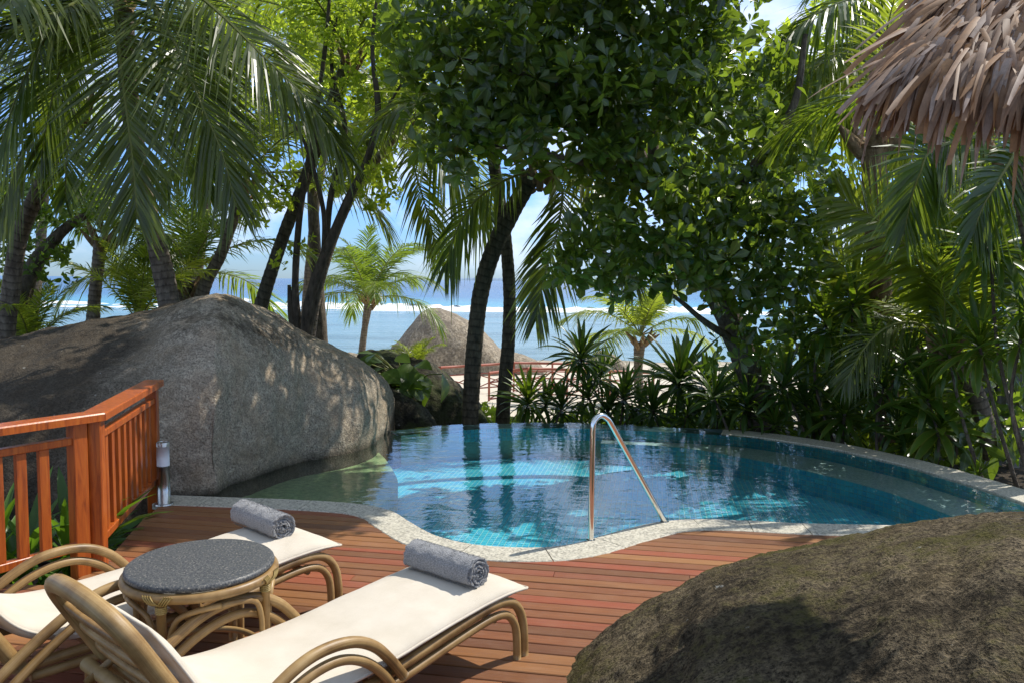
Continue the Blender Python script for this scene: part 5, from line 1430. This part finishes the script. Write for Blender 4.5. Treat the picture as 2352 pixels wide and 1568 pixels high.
back_tree('bright green tree behind the palms at the right edge', [(2080, 230, 160, 190, 15, 19), (2240, 420, 150, 170, 15, 19), (2090, 560, 150, 150, 15, 18, .6), (1900, 130, 110, 130, 15.5, 18), (1930, 350, 110, 110, 16, 18), (1800, 250, 90, 160, 15.5, 18), (1650, 320, 190, 230, 14.5, 17)], 1350, 0.22, 'broad_lime', 43, [(2150, 950, 17), (2150, 600, 17), (2140, 200, 17)])
back_tree('low sunlit bush of lime leaves seen through the spiky stems', [(2080, 880, 90, 60, 15, 17), (2200, 850, 110, 70, 15, 17), (2010, 930, 60, 40, 14.5, 16)], 330, 0.17, 'broad_lime', 44, [(2120, 985, 16), (2120, 930, 16), (2110, 880, 16)])

# ------------------------------------------------------------------ spiky rosette plants
STR = {}
def strap_mesh(mat, k):
    if (mat, k) not in STR:
        n = 9; t = np.linspace(0, 1, n)
        dr = [0.05, 0.25, 0.55, 0.95][k]
        ang = -dr * 1.7 * t ** 1.6
        y = np.concatenate([[0], np.cumsum(np.cos(ang[1:]) / (n - 1))]); z = np.concatenate([[0], np.cumsum(np.sin(ang[1:]) / (n - 1))])
        w = np.interp(t, [0, .1, .35, .65, .88, 1], [.5, .6, 1, .95, .5, .0]) * 0.056
        v = np.zeros((n, 3, 3)); v[:, :, 1] = y[:, None]; v[:, :, 2] = z[:, None]
        v[:, 0, 0] = -w; v[:, 2, 0] = w; v[:, 0, 2] += w * .45; v[:, 2, 2] += w * .45
        v[:, 0, 2] += 0.004 * np.sin(t * 25 + k); v[:, 2, 2] += 0.004 * np.sin(t * 22 + 2 * k)
        STR[(mat, k)] = MB().grid(v, attr=np.tile([1.0, 0.0, 1.0], n)).mesh('leaf', M[mat], attr='mid')
    return STR[(mat, k)]
def spiky(label, heads, base, mat='strap', seed=0, wide=1.0, group='spiky rosette plants'):
    """heads: (u, v, distance, leaf length m, leaf count); stems run from base (u, v, distance) to each head"""
    rs = np.random.default_rng(seed)
    base = (base[0], base[1], max(base[2], rimd(base[0]) + (0.45 if base[0] > 1800 else 0.2))); sh_ = base[2]
    heads = [(u, v, max(d, rimd(u) + (0.42 if u > 1800 else 0.12)), L_ * max(1, (rimd(u) + 0.3) / d), n) for u, v, d, L_, n in heads]
    b0 = Pd(*base); b0[2] = min(b0[2], ground_z(0, b0[1]) + 0.0)
    p = empty('dracaena', b0, label=label, cat='plant', group=group)
    for (u, v, d, L_, n) in heads:
        n = int(n * 1.25)
        c = Pd(u, v, d)
        q = b0 + 0.12 * rs.standard_normal(3) * [1, 1, 0]
        m1 = q * 0.45 + c * 0.55 + 0.08 * rs.standard_normal(3)
        MB().tube([q, m1, c - [0, 0, 0.04]], [0.026, 0.019, 0.015], 7, 14).build('stem', M['bark'], p)
        ax = nrm(np.array([0.15 * rs.standard_normal(), -0.25 + 0.15 * rs.standard_normal(), 1.0]))
        X = nrm(np.cross(ax, [0.3, 1, 0.1])); Y = np.cross(ax, X)
        for i in range(n):
            f = i / (n - 1)
            az = 2.39996 * i + rs.uniform(-0.2, 0.2); el = math.radians(80 - 105 * f ** 0.85 + rs.uniform(-9, 9))
            dr = nrm((X * math.cos(az) + Y * math.sin(az)) * math.cos(el) + ax * math.sin(el))
            o = c - ax * 0.16 * f + dr * 0.012
            B = basis(dr[None], nrm(ax * math.cos(el) - (X * math.cos(az) + Y * math.sin(az)) * math.sin(el) + 0.18 * rs.standard_normal(3))[None])[0]
            s = L_ * (0.62 + 0.45 * math.sin(math.pi * min(1, 0.18 + 0.75 * f))) * rs.uniform(0.82, 1.12)
            M4 = np.eye(4); M4[:3, :3] = B * s @ np.diag([wide, 1, 1]); M4[:3, 3] = o - b0
            place('leaf', strap_mesh(mat, min(3, int(4 * (0.15 + 0.75 * f) * rs.uniform(0.7, 1.25)))), Matrix(M4.tolist()), p)
S_, SD = 'strap', 'strap_dark'
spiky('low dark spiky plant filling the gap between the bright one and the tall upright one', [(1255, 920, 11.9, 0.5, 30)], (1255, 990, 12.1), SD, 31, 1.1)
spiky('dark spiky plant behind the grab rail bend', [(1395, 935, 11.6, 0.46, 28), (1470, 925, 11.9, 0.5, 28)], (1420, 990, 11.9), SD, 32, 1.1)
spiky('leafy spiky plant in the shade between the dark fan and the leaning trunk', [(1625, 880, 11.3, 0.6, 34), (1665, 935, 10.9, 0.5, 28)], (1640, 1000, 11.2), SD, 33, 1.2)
spiky('broad-leaved spiky plant hugging the far coping, right of the trunk foot', [(1880, 965, 9.8, 0.48, 30)], (1880, 1030, 9.9), S_, 34, 1.4)
spiky('yellow-green spiky plant near the timber posts, lowest of those with broad blades', [(2080, 1010, 8.9, 0.46, 28)], (2080, 1070, 9.1), S_, 35, 1.5)
spiky('tall many-leaved spiky plant on a slanting stem, just below the thatch at right', [(2275, 560, 6.8, 0.62, 52)], (2420, 1120, 6.9), S_, 1)
spiky('spiky plant with drooping yellow-edged leaves in front of the big tree trunk', [(1898, 735, 8.6, 0.62, 40), (1960, 690, 9.0, 0.5, 26)], (1935, 1010, 9.0), S_, 2, 1.1)
spiky('spiky plant with a bent stem and two tufts near the timber posts', [(2250, 785, 7.3, 0.55, 36), (2180, 805, 7.5, 0.45, 28)], (2270, 1090, 7.4), S_, 3)
spiky('broad yellow-edged spiky plant low above the far pool rim', [(2130, 905, 7.4, 0.48, 30), (2160, 975, 7.1, 0.45, 28)], (2150, 1085, 7.5), S_, 4, 1.5)
spiky('low spiky plant with brown-tipped leaves over the pool coping, left of the broad yellow-edged one', [(1940, 945, 8.3, 0.52, 34)], (1940, 1050, 8.5), S_, 5, 1.2)
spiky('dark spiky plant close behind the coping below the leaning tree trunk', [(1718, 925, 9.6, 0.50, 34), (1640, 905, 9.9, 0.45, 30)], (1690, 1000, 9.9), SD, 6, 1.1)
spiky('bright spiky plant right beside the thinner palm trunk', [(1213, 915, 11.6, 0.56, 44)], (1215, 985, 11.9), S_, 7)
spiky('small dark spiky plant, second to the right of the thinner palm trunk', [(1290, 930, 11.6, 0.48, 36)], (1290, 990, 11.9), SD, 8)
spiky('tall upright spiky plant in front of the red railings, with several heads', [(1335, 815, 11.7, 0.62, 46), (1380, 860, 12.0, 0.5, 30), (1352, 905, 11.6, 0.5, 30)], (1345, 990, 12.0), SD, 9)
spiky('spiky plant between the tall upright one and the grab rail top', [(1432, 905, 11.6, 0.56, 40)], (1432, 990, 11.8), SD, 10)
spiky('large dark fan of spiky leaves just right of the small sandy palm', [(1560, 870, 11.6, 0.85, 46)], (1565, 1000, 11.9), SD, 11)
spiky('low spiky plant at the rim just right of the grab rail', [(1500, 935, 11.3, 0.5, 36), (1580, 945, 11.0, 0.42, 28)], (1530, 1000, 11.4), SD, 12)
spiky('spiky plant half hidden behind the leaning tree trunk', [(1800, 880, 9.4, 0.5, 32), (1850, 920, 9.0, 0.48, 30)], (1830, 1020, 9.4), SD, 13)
spiky('spiky plant at the extreme right edge above the timber posts', [(2345, 770, 7.2, 0.5, 30), (2365, 690, 7.6, 0.5, 26)], (2380, 1100, 7.4), S_, 14)
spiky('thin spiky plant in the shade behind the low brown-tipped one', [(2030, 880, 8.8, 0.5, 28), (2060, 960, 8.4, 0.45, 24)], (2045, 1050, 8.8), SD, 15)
spiky('small ground-level spiky plant at the right end of the coping', [(2245, 1085, 6.9, 0.26, 16)], (2245, 1110, 6.9), S_, 16)
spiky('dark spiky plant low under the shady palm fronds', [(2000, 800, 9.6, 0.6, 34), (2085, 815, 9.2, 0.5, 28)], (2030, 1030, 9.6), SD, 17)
spiky('short spiky plant at the rim below the leaning tree, nearest the trunk foot', [(1780, 965, 9.1, 0.42, 30)], (1780, 1010, 9.3), S_, 18)

# ------------------------------------------------------------------ big-leaved plant on the dark rock
def philodendron():
    rs = np.random.default_rng(9)
    b0 = Pd(930, 900, 12.6)
    p = empty('philodendron', b0, label='glossy big-leaved plant climbing over the dark rock', cat='plant')
    tm = [MB().add(*[x if i != 1 else x for i, x in enumerate(leaf_template(1, 0.68, 8, 0.18, c, 'ovate')[:2])], 0, leaf_template(1, 0.68, 8, 0.18, c, 'ovate')[2]).mesh('leaf', M['broad_mid'], attr='mid') for c in (0.15, 0.35)]
    for k in range(30):
        u = rs.normal(935, 42); v = 815 + rs.uniform(-5, 70) + 0.32 * (u - 890)
        if k < 3: u, v = (858 + 12 * k, 812 + 16 * k)
        o = Pd(u, v, rs.uniform(11.9, 12.6))
        d = nrm(np.array([rs.normal(0.1, 0.8), -0.7, rs.normal(-0.15, 0.45)]))
        if k < 3: d = nrm(np.array([-0.8, -0.3, 0.15 - .2 * k]))
        n_ = nrm(np.array([0, -0.4, 0.9]) + 0.35 * rs.standard_normal(3))
        B = basis(d[None], n_[None])[0]
        M4 = np.eye(4); M4[:3, :3] = B * rs.uniform(0.26, 0.46); M4[:3, 3] = o - b0
        place('leaf', tm[k % 2], Matrix(M4.tolist()), p)
        MB().tube([b0 + 0.1 * rs.standard_normal(3), (b0 + o) / 2 + [0, 0, 0.1], o], 0.011, 5, 8).build('stem', M['rachis'], p)
philodendron()
palm('small bright fern-like palm on top of the dark rock', None, [0.1], (955, 850, 13.6), 0.75, 10, [Li], 24, kinds=(0, 1, 1), husk=False, group='palms on the right of the pool')['group'] = 'low young palms'

# ------------------------------------------------------------------ strap-leaved clump behind the railing, and undergrowth
def clump(label, spots, mat, seed, name='lily_clump'):
    rs = np.random.default_rng(seed)
    b0 = np.array(spots[0][:3]); p = empty(name, b0, label=label, cat='plant', group='grassy clumps behind the railing')
    for (x, y, z, h, n) in spots:
        for i in range(n):
            az = rs.uniform(0, 6.28); el = rs.uniform(0.75, 1.5)
            d = np.array([math.cos(az) * math.cos(el), math.sin(az) * math.cos(el), math.sin(el)])
            o = np.array([x, y, z]) + 0.06 * rs.standard_normal(3) * [1, 1, 0]
            B = basis(d[None], nrm(np.array([-math.cos(az) * math.sin(el), -math.sin(az) * math.sin(el), math.cos(el)]) + 0.3 * rs.standard_normal(3))[None])[0]
            s = h * rs.uniform(0.6, 1.15)
            M4 = np.eye(4); M4[:3, :3] = B * s @ np.diag([rs.uniform(.55, .9), 1, 1]); M4[:3, 3] = o - b0
            place('leaf', strap_mesh(mat, int(rs.integers(1, 4))), Matrix(M4.tolist()), p)
clump('clump of arching strap leaves behind the left section of the railing', [(-3.35, 5.35, -0.35, 0.95, 30), (-3.15, 5.6, -0.35, 0.9, 26), (-3.55, 5.15, -0.35, 0.9, 24), (-3.7, 4.9, -0.35, 0.85, 22)], 'grass', 1)
clump('low tuft of grass under the far section of the railing', [(-3.15, 5.9, -0.4, 0.42, 12), (-3.2, 6.3, -0.4, 0.36, 10)], 'grass', 2, 'grass_tuft')
def undergrowth():
    rs = np.random.default_rng(14)
    def mass(name, blobs, n, L_, mat, face=(0, -0.5, 0.7)):
        P = blob_pts([(b[0], b[1], b[2], b[3], max(b[4], rimd(b[0] + b[2] * .8) + .4), max(b[5], rimd(b[0] - b[2]) + 1.2)) for b in blobs], n, rs)
        P = P[P[:, 1] > rimd(proj_u(P)) + 0.45]; n = len(P)
        d = nrm(np.array([0, -0.3, 0.25]) + rs.standard_normal((n, 3)) * 0.9); nn = nrm(np.array(face) + 0.6 * rs.standard_normal((n, 3)))
        mb = MB(); leaf_mb(mb, leaf_template(1, 0.4, 5, 0.25, 0.25, 'ovate'), P, d, nn, L_ * rs.uniform(0.6, 1.3, n))
        mb.build(name, M[mat], None, attr='mid', kind='stuff')
    mass('undergrowth', [(1850, 880, 160, 90, 9.6, 11.5), (2000, 860, 170, 130, 9.6, 12), (2180, 900, 150, 120, 9.0, 12), (2330, 850, 100, 200, 8.5, 11), (1960, 990, 150, 40, 9.0, 10.5), (2200, 1040, 140, 50, 7.9, 9.5), (1700, 960, 120, 35, 10.4, 11.3), (2060, 720, 180, 90, 10, 12.5), (1880, 790, 120, 80, 10.4, 12)], 2400, 0.24, 'broad_dark')
    mass('undergrowth', [(1900, 860, 200, 100, 11, 13), (2100, 800, 220, 160, 11, 13.5), (2250, 960, 120, 90, 9.5, 12.5), (2260, 700, 130, 170, 10.5, 12.5)], 1700, 0.22, 'broad_mid')
    mass('ground_cover', [(1110, 955, 45, 26, 13, 14.5), (1180, 975, 60, 14, 12.6, 13.6), (1060, 965, 30, 15, 12.8, 13.6)], 420, 0.16, 'broad_lime')
    mass('ground_cover', [(1440, 965, 180, 20, 12, 13), (1620, 975, 120, 18, 11.4, 12.4)], 600, 0.2, 'broad_dark')
    mass('ground_cover', [(2130, 1000, 120, 34, 9.6, 11.5), (2020, 1010, 70, 25, 10, 11.5)], 420, 0.17, 'broad_lime')
undergrowth()

# ------------------------------------------------------------------ timber screen beyond the plants at the right
def screen():
    P0 = Pd(2225, 1000, 10.5); g = ground_z(0, 10.5)
    r = empty('timber_screen', [P0[0], P0[1], g], label='grey weathered timber posts and boards behind the plants at the right edge', cat='fence')
    rs = np.random.default_rng(2)
    for u, v0, w in ((2232, 860, 0.07), (2268, 850, 0.13), (2300, 845, 0.12), (2340, 835, 0.12)):
        t = Pd(u, v0, 10.5 + rs.uniform(-.1, .1)); b_ = t.copy(); b_[2] = g - 0.1
        MB().box((t + b_) / 2, (w / 2, 0.05, (t[2] - b_[2]) / 2), bev=0.01).build('post', M['grey_wood'], r, smooth=False)
    for k, v in enumerate((880, 915, 950, 985)):
        a = Pd(2225, v, 10.62); b_ = Pd(2420, v + 4, 10.62)
        bar(a, b_, 0.03, 0.1).build('board', M['grey_wood'], r, smooth=False)
screen()
